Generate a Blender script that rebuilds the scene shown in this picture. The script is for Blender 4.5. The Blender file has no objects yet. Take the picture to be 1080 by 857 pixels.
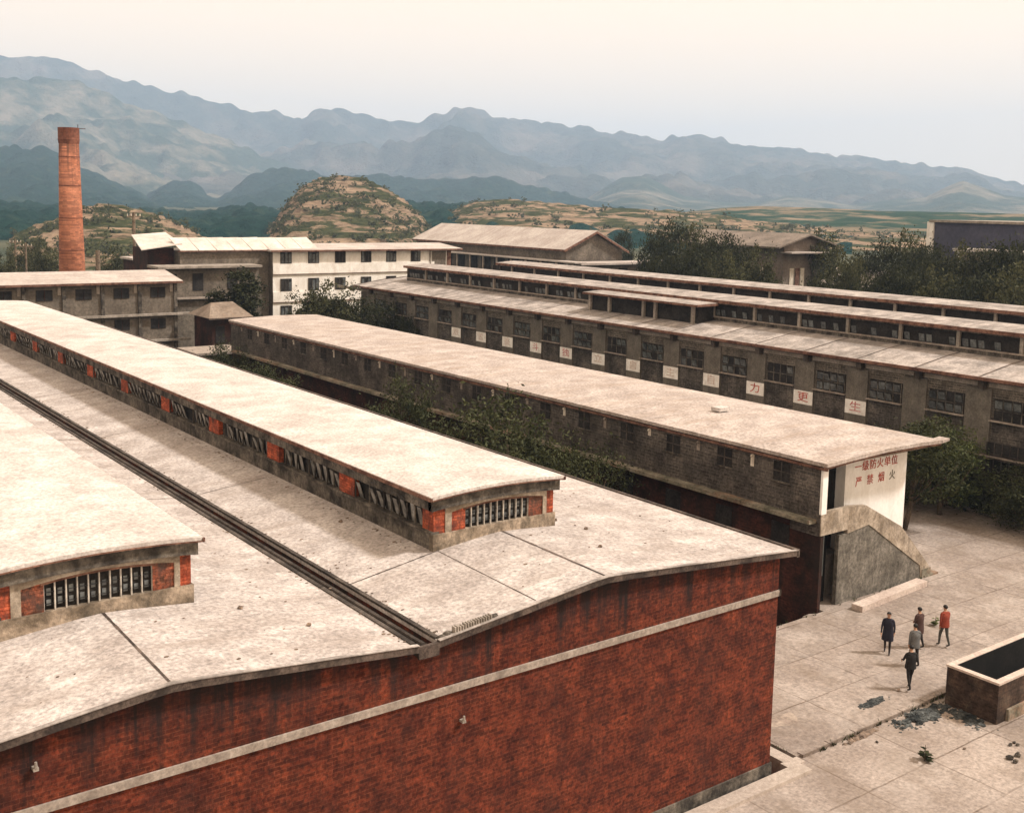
import bpy, math, random
import numpy as np
from mathutils import Vector, Matrix, noise as mn

# ------------------------------------------------------------------ camera
F_PX, PITCH, ROLL, YAW, PP_Y, CAM_H = 1173.62, 0.119954, 0.0209501, 0.645691, 355.19, 17.5
scene = bpy.context.scene
fw = Vector((math.sin(YAW)*math.cos(PITCH), math.cos(YAW)*math.cos(PITCH), -math.sin(PITCH)))
rt0 = Vector((math.cos(YAW), -math.sin(YAW), 0)); up0 = rt0.cross(fw)
RT = rt0*math.cos(ROLL) + up0*math.sin(ROLL); UP = -rt0*math.sin(ROLL) + up0*math.cos(ROLL)
cam_d = bpy.data.cameras.new('camera'); cam = bpy.data.objects.new('camera', cam_d)
scene.collection.objects.link(cam)
M = Matrix.Identity(4)
for i in range(3):
    M[i][0], M[i][1], M[i][2] = RT[i], UP[i], -fw[i]
M[2][3] = CAM_H
cam.matrix_world = M
cam_d.sensor_width = 36; cam_d.lens = F_PX/1080*36
cam_d.shift_y = -(428.5-PP_Y)/1080
cam_d.clip_start = 0.5; cam_d.clip_end = 30000
scene.camera = cam

# ------------------------------------------------------------------ sky, sun, exposure
SUN_DIR = Vector((0.62, -0.50, 0.95)).normalized()          # towards the sun
elev = math.asin(SUN_DIR.z); azim = math.atan2(SUN_DIR.x, SUN_DIR.y)
W = bpy.data.worlds.new('World'); scene.world = W; W.use_nodes = True
nt = W.node_tree; nt.nodes.clear()
sky = nt.nodes.new('ShaderNodeTexSky'); sky.sky_type = 'NISHITA'; sky.sun_disc = False
sky.sun_elevation = elev; sky.sun_rotation = azim
sky.air_density = 1.0; sky.dust_density = 6.0; sky.ozone_density = 0.3
bw = nt.nodes.new('ShaderNodeRGBToBW')
tint = nt.nodes.new('ShaderNodeMix'); tint.data_type = 'RGBA'; tint.blend_type = 'MULTIPLY'
tint.inputs[0].default_value = 1.0; tint.inputs[7].default_value = (1.0, 0.875, 0.71, 1)
flat = nt.nodes.new('ShaderNodeMix'); flat.data_type = 'RGBA'      # high thin cloud evens the dome out
flat.inputs[0].default_value = 0.85; flat.inputs[7].default_value = (11.8, 9.1, 6.5, 1)
bg = nt.nodes.new('ShaderNodeBackground'); bg.inputs[1].default_value = 0.092
wo = nt.nodes.new('ShaderNodeOutputWorld')
L = nt.links.new
L(sky.outputs[0], bw.inputs[0]); L(bw.outputs[0], tint.inputs[6]); L(tint.outputs[2], flat.inputs[6])
L(flat.outputs[2], bg.inputs[0]); L(bg.outputs[0], wo.inputs[0])
sd = bpy.data.lights.new('sun', 'SUN'); sd.energy = 2.8; sd.angle = math.radians(6); sd.color = (1.0, 0.94, 0.87)
so = bpy.data.objects.new('sun', sd); scene.collection.objects.link(so)
so.rotation_euler = SUN_DIR.to_track_quat('Z', 'Y').to_euler(); so.location = (60, -40, 120)
scene.view_settings.view_transform = 'Standard'; scene.view_settings.look = 'None'
scene.view_settings.gamma = 1.0; scene.view_settings.exposure = 0.72
scene.cycles.volume_bounces = 1
scene.cycles.max_bounces = 5; scene.cycles.diffuse_bounces = 2
HAZE = 1.45e-4
HAZE_COL = (0.52, 0.71, 1.0, 1)

# ------------------------------------------------------------------ helpers
ORI = {}
def ray_px(x, y):
    return fw + RT*((x-540)/F_PX) - UP*((y-PP_Y)/F_PX)

class MB:
    def __init__(s): s.v = []; s.f = []; s.m = []
    def add(s, vs, fs, m=0):
        o = len(s.v); s.v += [tuple(p) for p in vs]; s.f += [tuple(i+o for i in f) for f in fs]; s.m += [m]*len(fs); return s
    def box(s, x0, x1, y0, y1, z0, z1, m=0):
        vs = [(x0,y0,z0),(x1,y0,z0),(x1,y1,z0),(x0,y1,z0),(x0,y0,z1),(x1,y0,z1),(x1,y1,z1),(x0,y1,z1)]
        return s.add(vs, [(0,3,2,1),(4,5,6,7),(0,1,5,4),(1,2,6,5),(2,3,7,6),(3,0,4,7)], m)
    def prism_y(s, prof, y0, y1, m=0):          # closed polygon of (x,z), counter-clockwise seen from -y
        n = len(prof)
        vs = [(x, y0, z) for x, z in prof] + [(x, y1, z) for x, z in prof]
        fs = [tuple(range(n)), tuple(range(2*n-1, n-1, -1))]
        for i in range(n):
            j = (i+1) % n; fs.append((i, i+n, j+n, j))
        return s.add(vs, fs, m)
    def prism_x(s, prof, x0, x1, m=0):
        n = len(prof)
        vs = [(x0, y, z) for y, z in prof] + [(x1, y, z) for y, z in prof]
        fs = [tuple(range(n)), tuple(range(2*n-1, n-1, -1))]
        for i in range(n):
            j = (i+1) % n; fs.append((i, i+n, j+n, j))
        return s.add(vs, fs, m)
    def slab(s, top, y0, y1, t, m=0):            # a thin roof sheet that follows a profile of (x,z) points
        prof = [(x, z-t) for x, z in top] + [(x, z) for x, z in reversed(top)]
        n = len(top)
        for i in range(n-1):
            (xa, za), (xb, zb) = top[i], top[i+1]
            vs = [(xa,y0,za-t),(xb,y0,zb-t),(xb,y1,zb-t),(xa,y1,za-t),(xa,y0,za),(xb,y0,zb),(xb,y1,zb),(xa,y1,za)]
            fs = [(0,3,2,1),(4,5,6,7),(0,1,5,4),(2,3,7,6)]
            if i == 0: fs.append((3,0,4,7))
            if i == n-2: fs.append((1,2,6,5))
            s.add(vs, fs, m)
        return s
    def tube(s, pts, rs, n=8, m=0, cap=True):
        pts = [Vector(p) for p in pts]; o = len(s.v); k = len(pts)
        for i, p in enumerate(pts):
            d = (pts[min(i+1, k-1)] - pts[max(i-1, 0)]).normalized()
            a = d.orthogonal().normalized() if abs(d.z) < .99 else Vector((1,0,0)); b = d.cross(a)
            r = rs[i] if hasattr(rs, '__len__') else rs
            for j in range(n):
                t = 2*math.pi*j/n; q = p + a*(math.cos(t)*r) + b*(math.sin(t)*r); s.v.append(tuple(q))
        for i in range(k-1):
            for j in range(n):
                a0 = o+i*n+j; a1 = o+i*n+(j+1) % n
                s.f.append((a0, a1, a1+n, a0+n)); s.m.append(m)
        if cap:
            s.f.append(tuple(o+j for j in range(n-1, -1, -1))); s.m.append(m)
            s.f.append(tuple(o+(k-1)*n+j for j in range(n))); s.m.append(m)
        return s
    def blob(s, c, r, seed=0, nu=10, nv=7, m=0, amp=.25):
        o = len(s.v); c = Vector(c)
        for i in range(nv+1):
            ph = math.pi*i/nv
            for j in range(nu):
                th = 2*math.pi*j/nu
                d = Vector((math.sin(ph)*math.cos(th), math.sin(ph)*math.sin(th), math.cos(ph)))
                k = 1 + amp*mn.noise(d*1.7 + Vector((seed*3.1, seed, 0)))
                s.v.append(tuple(c + Vector((d.x*r[0]*k, d.y*r[1]*k, d.z*r[2]*k))))
        for i in range(nv):
            for j in range(nu):
                a = o+i*nu+j; b = o+i*nu+(j+1) % nu
                s.f.append((a, a+nu, b+nu, b)); s.m.append(m)
        return s
    def build(s, name, mats, parent=None, origin=None, smooth=False):
        if not isinstance(mats, (list, tuple)): mats = [mats]
        if origin is None: origin = ORI.get(parent.name, (0,0,0)) if parent else (0,0,0)
        me = bpy.data.meshes.new(name)
        ox, oy, oz = origin
        me.from_pydata([(x-ox, y-oy, z-oz) for x, y, z in s.v], [], s.f)
        for mt in mats: me.materials.append(mt)
        if len(mats) > 1: me.polygons.foreach_set('material_index', s.m)
        if smooth: me.polygons.foreach_set('use_smooth', [True]*len(s.f))
        me.update()
        o = bpy.data.objects.new(name, me); scene.collection.objects.link(o)
        if parent: o.parent = parent; ORI[o.name] = origin
        else: o.location = origin; ORI[o.name] = origin
        return o

def tag(o, label=None, cat=None, group=None, kind=None):
    if label: o['label'] = label
    if cat: o['category'] = cat
    if group: o['group'] = group
    if kind: o['kind'] = kind
    return o
def thing(name, loc, label, cat, group=None):
    o = bpy.data.objects.new(name, None); scene.collection.objects.link(o); o.location = loc
    o.empty_display_size = .3
    ORI[o.name] = tuple(loc)
    return tag(o, label, cat, group)
def copy_thing(root, loc, rz, sc, label=None, group=None):
    r = root.copy(); scene.collection.objects.link(r); r.location = loc; r.rotation_euler = (0,0,rz); r.scale = sc
    if label: r['label'] = label
    if group: r['group'] = group
    for ch in list(root.children):
        c = ch.copy(); scene.collection.objects.link(c); c.parent = r
        for g in list(ch.children):
            d = g.copy(); scene.collection.objects.link(d); d.parent = c
    return r

# ------------------------------------------------------------------ materials
def mat(name, c1, c2, scale=0.5, fine=12.0, fine_amt=0.25, rough=0.9, bump=0.0, bscale=20.0,
        stain=None, stain_amt=0.0, stain_scale=(0.6, 0.6, 0.06), blot=None, blot_amt=0.0, blot_scale=0.12,
        brick=None, joints=None, drip=None, lo=.38, hi=.62, spec=0.2):
    m = bpy.data.materials.new(name); m.use_nodes = True; t = m.node_tree; N = t.nodes; K = t.links.new
    p = N['Principled BSDF']; p.inputs['Roughness'].default_value = rough
    p.inputs['Specular IOR Level'].default_value = spec
    tc = N.new('ShaderNodeTexCoord'); P = tc.outputs['Object']
    def noise(sc, detail=4, vec=None, rough_=.6):
        n = N.new('ShaderNodeTexNoise'); n.inputs['Scale'].default_value = sc; n.inputs['Detail'].default_value = detail
        n.inputs['Roughness'].default_value = rough_
        K(vec or P, n.inputs['Vector']); return n.outputs['Fac']
    def ramp(fac, a, b, ca=(0,0,0,1), cb=(1,1,1,1)):
        r = N.new('ShaderNodeValToRGB'); r.color_ramp.elements[0].position = a; r.color_ramp.elements[1].position = b
        r.color_ramp.elements[0].color = ca; r.color_ramp.elements[1].color = cb; K(fac, r.inputs[0]); return r.outputs[0]
    def mix(a, b, fac, mode='MIX'):
        x = N.new('ShaderNodeMix'); x.data_type = 'RGBA'; x.blend_type = mode
        for s_, v in ((0, fac), (6, a), (7, b)):
            if hasattr(v, 'default_value') or hasattr(v, 'links'): K(v, x.inputs[s_])
            else: x.inputs[s_].default_value = v
        return x.outputs[2]
    c4 = lambda c: (c[0], c[1], c[2], 1)
    col = ramp(noise(scale, 6), lo, hi, c4(c1), c4(c2))
    if brick:
        # brick courses on upright walls: u runs along the wall whichever way it faces
        sp = N.new('ShaderNodeSeparateXYZ'); K(P, sp.inputs[0])
        ad = N.new('ShaderNodeMath'); ad.operation = 'ADD'; K(sp.outputs[0], ad.inputs[0]); K(sp.outputs[1], ad.inputs[1])
        cb = N.new('ShaderNodeCombineXYZ'); K(ad.outputs[0], cb.inputs[0]); K(sp.outputs[2], cb.inputs[1])
        b = N.new('ShaderNodeTexBrick'); K(cb.outputs[0], b.inputs['Vector'])
        b.inputs['Scale'].default_value = 1; b.inputs['Brick Width'].default_value = brick[0]
        b.inputs['Row Height'].default_value = brick[1]; b.inputs['Mortar Size'].default_value = brick[2]
        b.inputs['Color1'].default_value = (.62,.62,.62,1); b.inputs['Color2'].default_value = (1.35,1.3,1.25,1)
        b.inputs['Mortar'].default_value = c4(brick[3])
        col = mix(col, b.outputs['Color'], 1.0, 'MULTIPLY')
    if joints:
        mp = N.new('ShaderNodeMapping'); K(P, mp.inputs['Vector']); mp.inputs['Location'].default_value = joints[3]
        wb = N.new('ShaderNodeTexNoise'); wb.inputs['Scale'].default_value = .8; K(P, wb.inputs['Vector'])
        b = N.new('ShaderNodeTexBrick'); b.offset = 0; b.squash = 1
        va = N.new('ShaderNodeVectorMath'); va.operation = 'SCALE'; va.inputs['Scale'].default_value = .12; K(wb.outputs['Color'], va.inputs[0])
        vb = N.new('ShaderNodeVectorMath'); vb.operation = 'ADD'; K(mp.outputs[0], vb.inputs[0]); K(va.outputs[0], vb.inputs[1])
        K(vb.outputs[0], b.inputs['Vector']); b.inputs['Scale'].default_value = 1
        b.inputs['Brick Width'].default_value = joints[0]; b.inputs['Row Height'].default_value = joints[1]
        b.inputs['Mortar Size'].default_value = joints[2]; b.inputs['Mortar Smooth'].default_value = .3
        b.inputs['Color1'].default_value = (.92,.92,.92,1); b.inputs['Color2'].default_value = (1.06,1.05,1.04,1); b.inputs['Mortar'].default_value = (.45,.40,.36,1)
        # the joints come and go
        fade = ramp(noise(.35, 3), .40, .60)
        jj = mix((1,1,1,1), b.outputs['Color'], mix((.35,.35,.35,1), (1,1,1,1), fade))
        col = mix(col, jj, 1.0, 'MULTIPLY')
    f = ramp(noise(fine, 3, rough_=.7), .3, .7, (1-fine_amt,)*3+(1,), (1+fine_amt,)*3+(1,))
    col = mix(col, f, 1.0, 'MULTIPLY')
    if blot:
        col = mix(col, c4(blot), ramp(noise(blot_scale, 8, rough_=.75), .50, .72, (0,0,0,1), (blot_amt,)*3+(1,)))
    if stain:
        mp = N.new('ShaderNodeMapping'); K(P, mp.inputs['Vector']); mp.inputs['Scale'].default_value = stain_scale
        col = mix(col, c4(stain), ramp(noise(1.0, 6, mp.outputs[0], .7), .47, .68, (0,0,0,1), (stain_amt,)*3+(1,)))
    if drip:                                  # dirty runs below a roof edge: (z low, z high, colour, amount)
        sp = N.new('ShaderNodeSeparateXYZ'); K(P, sp.inputs[0])
        mp = N.new('ShaderNodeMapping'); K(P, mp.inputs['Vector']); mp.inputs['Scale'].default_value = (2.2, 2.2, .10)
        nz = noise(1.0, 5, mp.outputs[0], .7)
        mr = N.new('ShaderNodeMapRange'); mr.inputs['From Min'].default_value = drip[0]; mr.inputs['From Max'].default_value = drip[1]
        K(sp.outputs[2], mr.inputs['Value'])
        ad = N.new('ShaderNodeMath'); ad.operation = 'ADD'; K(nz, ad.inputs[0])
        ml = N.new('ShaderNodeMath'); ml.operation = 'MULTIPLY'; ml.inputs[1].default_value = .42; K(mr.outputs[0], ml.inputs[0]); K(ml.outputs[0], ad.inputs[1])
        col = mix(col, c4(drip[2]), ramp(ad.outputs[0], .70, .93, (0,0,0,1), (drip[3],)*3+(1,)))
    K(col, p.inputs['Base Color'])
    if bump:
        bm = N.new('ShaderNodeBump'); bm.inputs['Strength'].default_value = 1.0; bm.inputs['Distance'].default_value = bump
        K(noise(bscale, 5), bm.inputs['Height']); K(bm.outputs[0], p.inputs['Normal'])
    return m

MT = {}
MT['roof'] = mat('roof_cement', (.33,.290,.272), (.46,.415,.395), .7, 9, .42, bump=.02, bscale=8, blot=(.19,.16,.145), blot_amt=.65, blot_scale=.9, stain=(.25,.205,.175), stain_amt=.5, stain_scale=(.25,1.6,.5))
MT['roof_pale'] = mat('roof_pale_cement', (.40,.362,.338), (.52,.48,.455), .7, 10, .34, bump=.015, bscale=8, blot=(.25,.20,.175), blot_amt=.6, blot_scale=.8)
MT['roof_tan'] = mat('roof_tan_cement', (.31,.262,.238), (.42,.365,.335), .7, 7, .42, bump=.02, bscale=6, stain=(.27,.2,.15), stain_amt=.5, stain_scale=(.3,1.2,.5))
MT['roof_grey'] = mat('grey_weathered_roof', (.20,.178,.165), (.40,.355,.33), .8, 7, .35, bump=.02, bscale=6, blot=(.12,.105,.098), blot_amt=.7, blot_scale=.7, stain=(.15,.125,.11), stain_amt=.6, stain_scale=(.2,1.8,.5))
MT['tan_light'] = mat('pale_tan_render', (.22,.175,.13), (.42,.355,.29), 1.4, 9, .3, bump=.02, bscale=12, stain=(.11,.09,.07), stain_amt=.7, stain_scale=(1.2,1.2,.8))
MT['rim'] = mat('roof_rim_dirt', (.035,.027,.024), (.12,.09,.075), 1.5, 12, .4, stain=(.03,.025,.02), stain_amt=.7, stain_scale=(2,2,1))
MT['edge_red'] = mat('edge_rust', (.075,.035,.026), (.20,.11,.08), 2, 12, .4)
MT['brick'] = mat('red_brick', (.055,.011,.006), (.128,.027,.012), 1.6, 8, .75, bump=.012, bscale=30, blot=(.030,.012,.010), blot_amt=.75, blot_scale=3.2,
                  stain=(.030,.014,.012), stain_amt=.45, stain_scale=(.9,.9,.35), brick=(.28,.095,.010,(1.2,1.6,1.8)), drip=(5.0, 7.6, (.012,.010,.010), .92))
MT['brick_orange'] = mat('orange_brick', (.24,.05,.026), (.40,.10,.05), 2.5, 14, .5, stain=(.05,.03,.027), stain_amt=.85, stain_scale=(2.5,2.5,1), brick=(.26,.085,.012,(.7,.6,.5)))
MT['brick_grimy'] = mat('grimy_orange_brick', (.10,.045,.03), (.27,.085,.05), 3.5, 14, .5, stain=(.05,.04,.035), stain_amt=.85, stain_scale=(2.5,2.5,1.5), brick=(.26,.085,.012,(.7,.6,.5)))
MT['band'] = mat('band_cement', (.24,.20,.17), (.34,.29,.25), 2, 12, .3, stain=(.09,.07,.06), stain_amt=.6, stain_scale=(1.5,1.5,.5))
MT['grime'] = mat('grimy_cement', (.032,.028,.025), (.15,.13,.108), 1.6, 9, .45, bump=.02, bscale=14, stain=(.025,.022,.02), stain_amt=.8, stain_scale=(2.2,2.2,.5))
MT['grime_tan'] = mat('tan_grimy_cement', (.13,.10,.072), (.34,.27,.205), 1.8, 9, .35, bump=.02, bscale=14, stain=(.05,.045,.035), stain_amt=.8, stain_scale=(1.6,1.6,.8))
MT['white_dirty'] = mat('old_whitewash', (.52,.45,.38), (.72,.66,.58), 1.5, 10, .22, stain=(.22,.18,.14), stain_amt=.55, stain_scale=(1.5,1.5,.4))
MT['dark'] = mat('dark_inside', (.012,.011,.011), (.03,.027,.025), 1, 8, .4)
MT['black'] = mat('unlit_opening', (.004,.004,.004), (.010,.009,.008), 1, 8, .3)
MT['shade_mud'] = mat('shade_dark_mud', (.012,.011,.009), (.035,.03,.023), .5, 5, .4)  # near black: shade of the sunken alley and ditch put into the ground colour
MT['gutter'] = mat('gutter_tar', (.03,.025,.022), (.085,.07,.06), 1.2, 9, .5)
MT['glass'] = mat('old_glass', (.05,.055,.06), (.13,.14,.14), 1.2, 5, .4, rough=.25, spec=.5)
MT['pane_light'] = mat('dusty_pane', (.10,.097,.092), (.29,.275,.255), 2.2, 6, .4, rough=.4)
MT['pane_frame'] = mat('pane_edge', (.30,.27,.24), (.5,.46,.41), 2.2, 6, .4)
MT['greybrick'] = mat('grey_brick', (.040,.036,.034), (.100,.090,.082), .7, 8, .5, bump=.012, bscale=25, blot=(.13,.115,.10), blot_amt=.45, blot_scale=.5,
                      stain=(.022,.02,.018), stain_amt=.75, stain_scale=(.8,.8,.15), brick=(.42,.15,.02,(1.5,1.45,1.38)))
MT['greybrick2'] = mat('olive_grey_brick', (.065,.058,.050), (.125,.112,.096), .6, 8, .42, bump=.012, bscale=25,
                      stain=(.04,.035,.03), stain_amt=.6, stain_scale=(.8,.8,.15), brick=(.42,.15,.022,(1.8,1.7,1.6)))
MT['farbrick'] = mat('weathered_grey_wall', (.10,.084,.068), (.165,.14,.114), .5, 4, .3, stain=(.08,.066,.055), stain_amt=.6, stain_scale=(.6,.6,.12))
MT['darkbrick'] = mat('dark_red_brick', (.014,.008,.006), (.055,.019,.013), .8, 8, .5, stain=(.018,.014,.012), stain_amt=.85, stain_scale=(.7,.7,.2), brick=(.26,.085,.012,(1.1,1.0,.9)))  # brick darkened so its colour carries the shade on the store's lower wall
MT['pier'] = mat('rendered_pier', (.105,.094,.080), (.155,.138,.118), 1.2, 9, .3, stain=(.08,.07,.06), stain_amt=.6, stain_scale=(1.5,1.5,.2))
MT['cement_lt'] = mat('light_cement', (.20,.175,.15), (.32,.28,.245), 1.2, 9, .3, stain=(.14,.12,.10), stain_amt=.5, stain_scale=(1,1,.3))
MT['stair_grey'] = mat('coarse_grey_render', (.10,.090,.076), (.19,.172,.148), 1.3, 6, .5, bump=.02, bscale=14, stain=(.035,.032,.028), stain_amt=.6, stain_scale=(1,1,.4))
MT['square_white'] = mat('slogan_square_white', (.72,.69,.66), (.86,.84,.81), 2.5, 8, .08, stain=(.50,.42,.36), stain_amt=.45, stain_scale=(2.5,2.5,1.2))
MT['moss'] = mat('mossy_ledge', (.10,.095,.07), (.27,.24,.19), .9, 8, .4, blot=(.33,.11,.05), blot_amt=.6, blot_scale=.28)
MT['white'] = mat('white_paint', (.74,.72,.70), (.84,.82,.80), 1, 6, .06, stain=(.5,.44,.38), stain_amt=.4, stain_scale=(1.2,1.2,.25))
MT['white2'] = mat('cream_paint', (.70,.665,.62), (.80,.77,.73), .8, 6, .08, stain=(.46,.38,.31), stain_amt=.5, stain_scale=(1.1,1.1,.5))
MT['red_paint'] = mat('red_letter_paint', (.33,.045,.035), (.55,.17,.13), 3, 10, .35)
MT['faded_paint'] = mat('faded_letter_paint', (.50,.38,.33), (.70,.60,.55), 3, 10, .3)
MT['pink_paint'] = mat('worn_red_letter_paint', (.42,.12,.12), (.62,.33,.32), 3, 10, .3)
MT['yard'] = mat('yard_concrete', (.215,.175,.152), (.315,.268,.238), .3, 7, .36, bump=.02, bscale=6, blot=(.38,.335,.305), blot_amt=.5, blot_scale=.5,
                 stain=(.17,.13,.10), stain_amt=.6, stain_scale=(.7,.4,.3), joints=(3.4,2.5,.035,(-.9,-1.35,0)))
MT['stripc'] = mat('strip_concrete', (.33,.275,.24), (.43,.37,.325), .8, 7, .22, bump=.02, stain=(.2,.16,.13), stain_amt=.5, stain_scale=(.8,.8,.3))
MT['slabpink'] = mat('pinkish_slab', (.40,.32,.28), (.50,.42,.37), 1, 8, .2)
MT['earth'] = mat('valley_ground', (.022,.034,.018), (.085,.08,.045), .02, .3, .4, blot=(.045,.06,.03), blot_amt=.9, blot_scale=.01)
MT['chim'] = mat('chimney_brick', (.27,.10,.055), (.35,.145,.085), .3, 2.0, .18, stain=(.17,.065,.04), stain_amt=.6, stain_scale=(.25,.25,.8), brick=(.6,.2,.02,(.8,.75,.7)), drip=(14, 27, (.06,.03,.02), .8))
MT['chim_dark'] = mat('sooty_chimney_top', (.14,.05,.03), (.2,.08,.05), .5, 2, .3)
MT['tile'] = mat('tan_tiles', (.13,.10,.078), (.22,.175,.14), .6, 4, .3, stain=(.2,.14,.1), stain_amt=.5, stain_scale=(2,.3,1))
MT['asb'] = mat('pale_sheet_roof', (.34,.295,.27), (.44,.395,.365), .3, 3, .2, stain=(.24,.19,.165), stain_amt=.5, stain_scale=(.15,1.5,.3))
MT['rooflight'] = mat('bright_roof_sheet', (.44,.39,.355), (.56,.51,.47), .5, 3, .12)
MT['oldroof'] = mat('old_grey_roof', (.12,.10,.085), (.20,.165,.14), .4, 3, .3, stain=(.14,.11,.09), stain_amt=.5, stain_scale=(1.5,.2,.3))
MT['slate'] = mat('violet_grey_wall', (.050,.052,.080), (.072,.073,.105), .2, 2, .15)
MT['bark'] = mat('bark', (.05,.038,.028), (.11,.085,.06), 3, 12, .4)
MT['pole'] = mat('pole_wood', (.10,.075,.055), (.2,.15,.11), 2, 8, .3)
MT['basin_brick'] = mat('basin_brick', (.018,.013,.011), (.055,.036,.027), 1.4, 9, .5, blot=(.17,.14,.11), blot_amt=.45, blot_scale=.9, brick=(.26,.085,.012,(1.2,1.1,1.0)))
MT['ash'] = mat('wet_ash', (.014,.017,.018), (.085,.09,.088), 2.2, 9, .5, bump=.05, bscale=10)
MT['rubble'] = mat('rubble', (.10,.075,.06), (.22,.16,.12), 3, 9, .4)
MT['bluegrey'] = mat('pale_blue_door', (.18,.21,.22), (.27,.30,.30), 1, 6, .2)
MT['stain'] = mat('damp_patch', (.24,.19,.16), (.34,.28,.23), 1.2, 5, .35)

def leafmat(name, c1, c2, sc=.8):
    m = bpy.data.materials.new(name); m.use_nodes = True; t = m.node_tree; N = t.nodes; K = t.links.new
    p = N['Principled BSDF']; p.inputs['Roughness'].default_value = .7; p.inputs['Specular IOR Level'].default_value = .15
    g = N.new('ShaderNodeNewGeometry'); n = N.new('ShaderNodeTexNoise'); n.inputs['Scale'].default_value = sc; n.inputs['Detail'].default_value = 5
    K(g.outputs['Position'], n.inputs['Vector'])
    ri = N.new('ShaderNodeMath'); ri.operation = 'MULTIPLY'; ri.inputs[1].default_value = .35; K(g.outputs['Random Per Island'], ri.inputs[0])
    ad = N.new('ShaderNodeMath'); ad.operation = 'ADD'; K(n.outputs['Fac'], ad.inputs[0]); K(ri.outputs[0], ad.inputs[1])
    r = N.new('ShaderNodeValToRGB'); r.color_ramp.elements[0].position = .45; r.color_ramp.elements[1].position = .85
    r.color_ramp.elements[0].color = (*c1, 1); r.color_ramp.elements[1].color = (*c2, 1)
    K(ad.outputs[0], r.inputs[0]); K(r.outputs[0], p.inputs['Base Color'])
    tr = N.new('ShaderNodeBsdfTranslucent'); K(r.outputs[0], tr.inputs[0])
    mx = N.new('ShaderNodeMixShader'); mx.inputs[0].default_value = .25
    K(p.outputs[0], mx.inputs[1]); K(tr.outputs[0], mx.inputs[2]); K(mx.outputs[0], N['Material Output'].inputs[0])
    return m
MT['leaf'] = leafmat('leaves_olive', (.016,.021,.008), (.065,.070,.028))
MT['leaf_dark'] = leafmat('leaves_dark', (.011,.014,.007), (.042,.046,.020))
MT['leaf_mid'] = leafmat('leaves_mid_olive', (.020,.024,.011), (.088,.088,.040), .5)
MT['leaf_bright'] = leafmat('leaves_green', (.020,.030,.010), (.095,.112,.036))

# hillside materials ---------------------------------------------------------
def hillmat(name, soils, greens, s1, s2, split=.5, stretch=1.0, bump=2.0, bsc=.05, soft=.06):
    m = bpy.data.materials.new(name); m.use_nodes = True; t = m.node_tree; N = t.nodes; K = t.links.new
    p = N['Principled BSDF']; p.inputs['Roughness'].default_value = 1; p.inputs['Specular IOR Level'].default_value = 0
    g = N.new('ShaderNodeNewGeometry'); mp = N.new('ShaderNodeMapping'); K(g.outputs['Position'], mp.inputs['Vector'])
    mp.inputs['Scale'].default_value = (1, 1, stretch)
    def noise(sc, d=6, r=.65):
        n = N.new('ShaderNodeTexNoise'); n.inputs['Scale'].default_value = sc; n.inputs['Detail'].default_value = d; n.inputs['Roughness'].default_value = r
        K(mp.outputs[0], n.inputs['Vector']); return n.outputs['Fac']
    def ramp(f, a, b, ca, cb):
        r = N.new('ShaderNodeValToRGB'); e = r.color_ramp.elements; e[0].position = a; e[1].position = b; e[0].color = (*ca, 1); e[1].color = (*cb, 1)
        K(f, r.inputs[0]); return r.outputs[0]
    so_ = ramp(noise(s2, 4), .35, .65, *soils); gr = ramp(noise(s2*1.7, 4), .35, .65, *greens)
    k = ramp(noise(s1), split-soft, split+soft, (0,0,0), (1,1,1))
    x = N.new('ShaderNodeMix'); x.data_type = 'RGBA'; K(k, x.inputs[0]); K(gr, x.inputs[6]); K(so_, x.inputs[7])
    K(x.outputs[2], p.inputs['Base Color'])
    bm = N.new('ShaderNodeBump'); bm.inputs['Distance'].default_value = bump; K(noise(bsc, 6, .7), bm.inputs['Height']); K(bm.outputs[0], p.inputs['Normal'])
    return m

# ------------------------------------------------------------------ ground
g = MB(); g.add([(-9000,-3000,-1.3),(12000,-3000,-1.3),(12000,12000,-1.3),(-9000,12000,-1.3)], [(0,1,2,3)])
tag(g.build('ground', MT['earth']), kind='structure')
y = MB()
y.box(-30, 27.15, -20, 21.05, -1.25, 0)                  # lower yard, up to the foot of the brick wall
y.box(27.15, 60.3, -20, 21.4, -1.25, -.001)
y.box(27.9, 60.3, 21.4, 29.1, -1.25, .07)                # upper yard one low step up
y.box(39.3, 60.3, 29.1, 62, -1.25, .07)
tag(y.build('yard', MT['yard']), kind='structure')
g = MB(); g.add([(26.42,21.2,-1.24),(39.1,21.2,-1.24),(39.1,95,-1.24),(26.42,95,-1.24)], [(0,1,2,3)]); tag(g.build('alley_floor', MT['shade_mud']), kind='structure')
g = MB(); g.add([(60.32,15,-1.24),(61.6,15,-1.24),(61.6,110,-1.24),(60.32,110,-1.24)], [(0,1,2,3)]); tag(g.build('ditch_floor', MT['shade_mud']), kind='structure')
ir = MB()                                                # broken lip of the yard above the sunken alley
rr = random.Random(4)
for i in range(16):
    x = 27.9 + i*.68; d = .12+.22*rr.random()
    ir.add([(x,29.1,-.3),(x+.7,29.1,-.3),(x+.66,29.1+d,-.5),(x+.05,29.1+d*.8,-.5),(x,29.1,.068),(x+.7,29.1,.068),(x+.6,29.1+d,-.02),(x+.08,29.1+d*.8,-.02)],
           [(0,1,5,4),(4,5,6,7),(1,2,6,5),(3,0,4,7),(2,3,7,6)])
tag(ir.build('alley_edge', MT['yard']), kind='structure')

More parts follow.
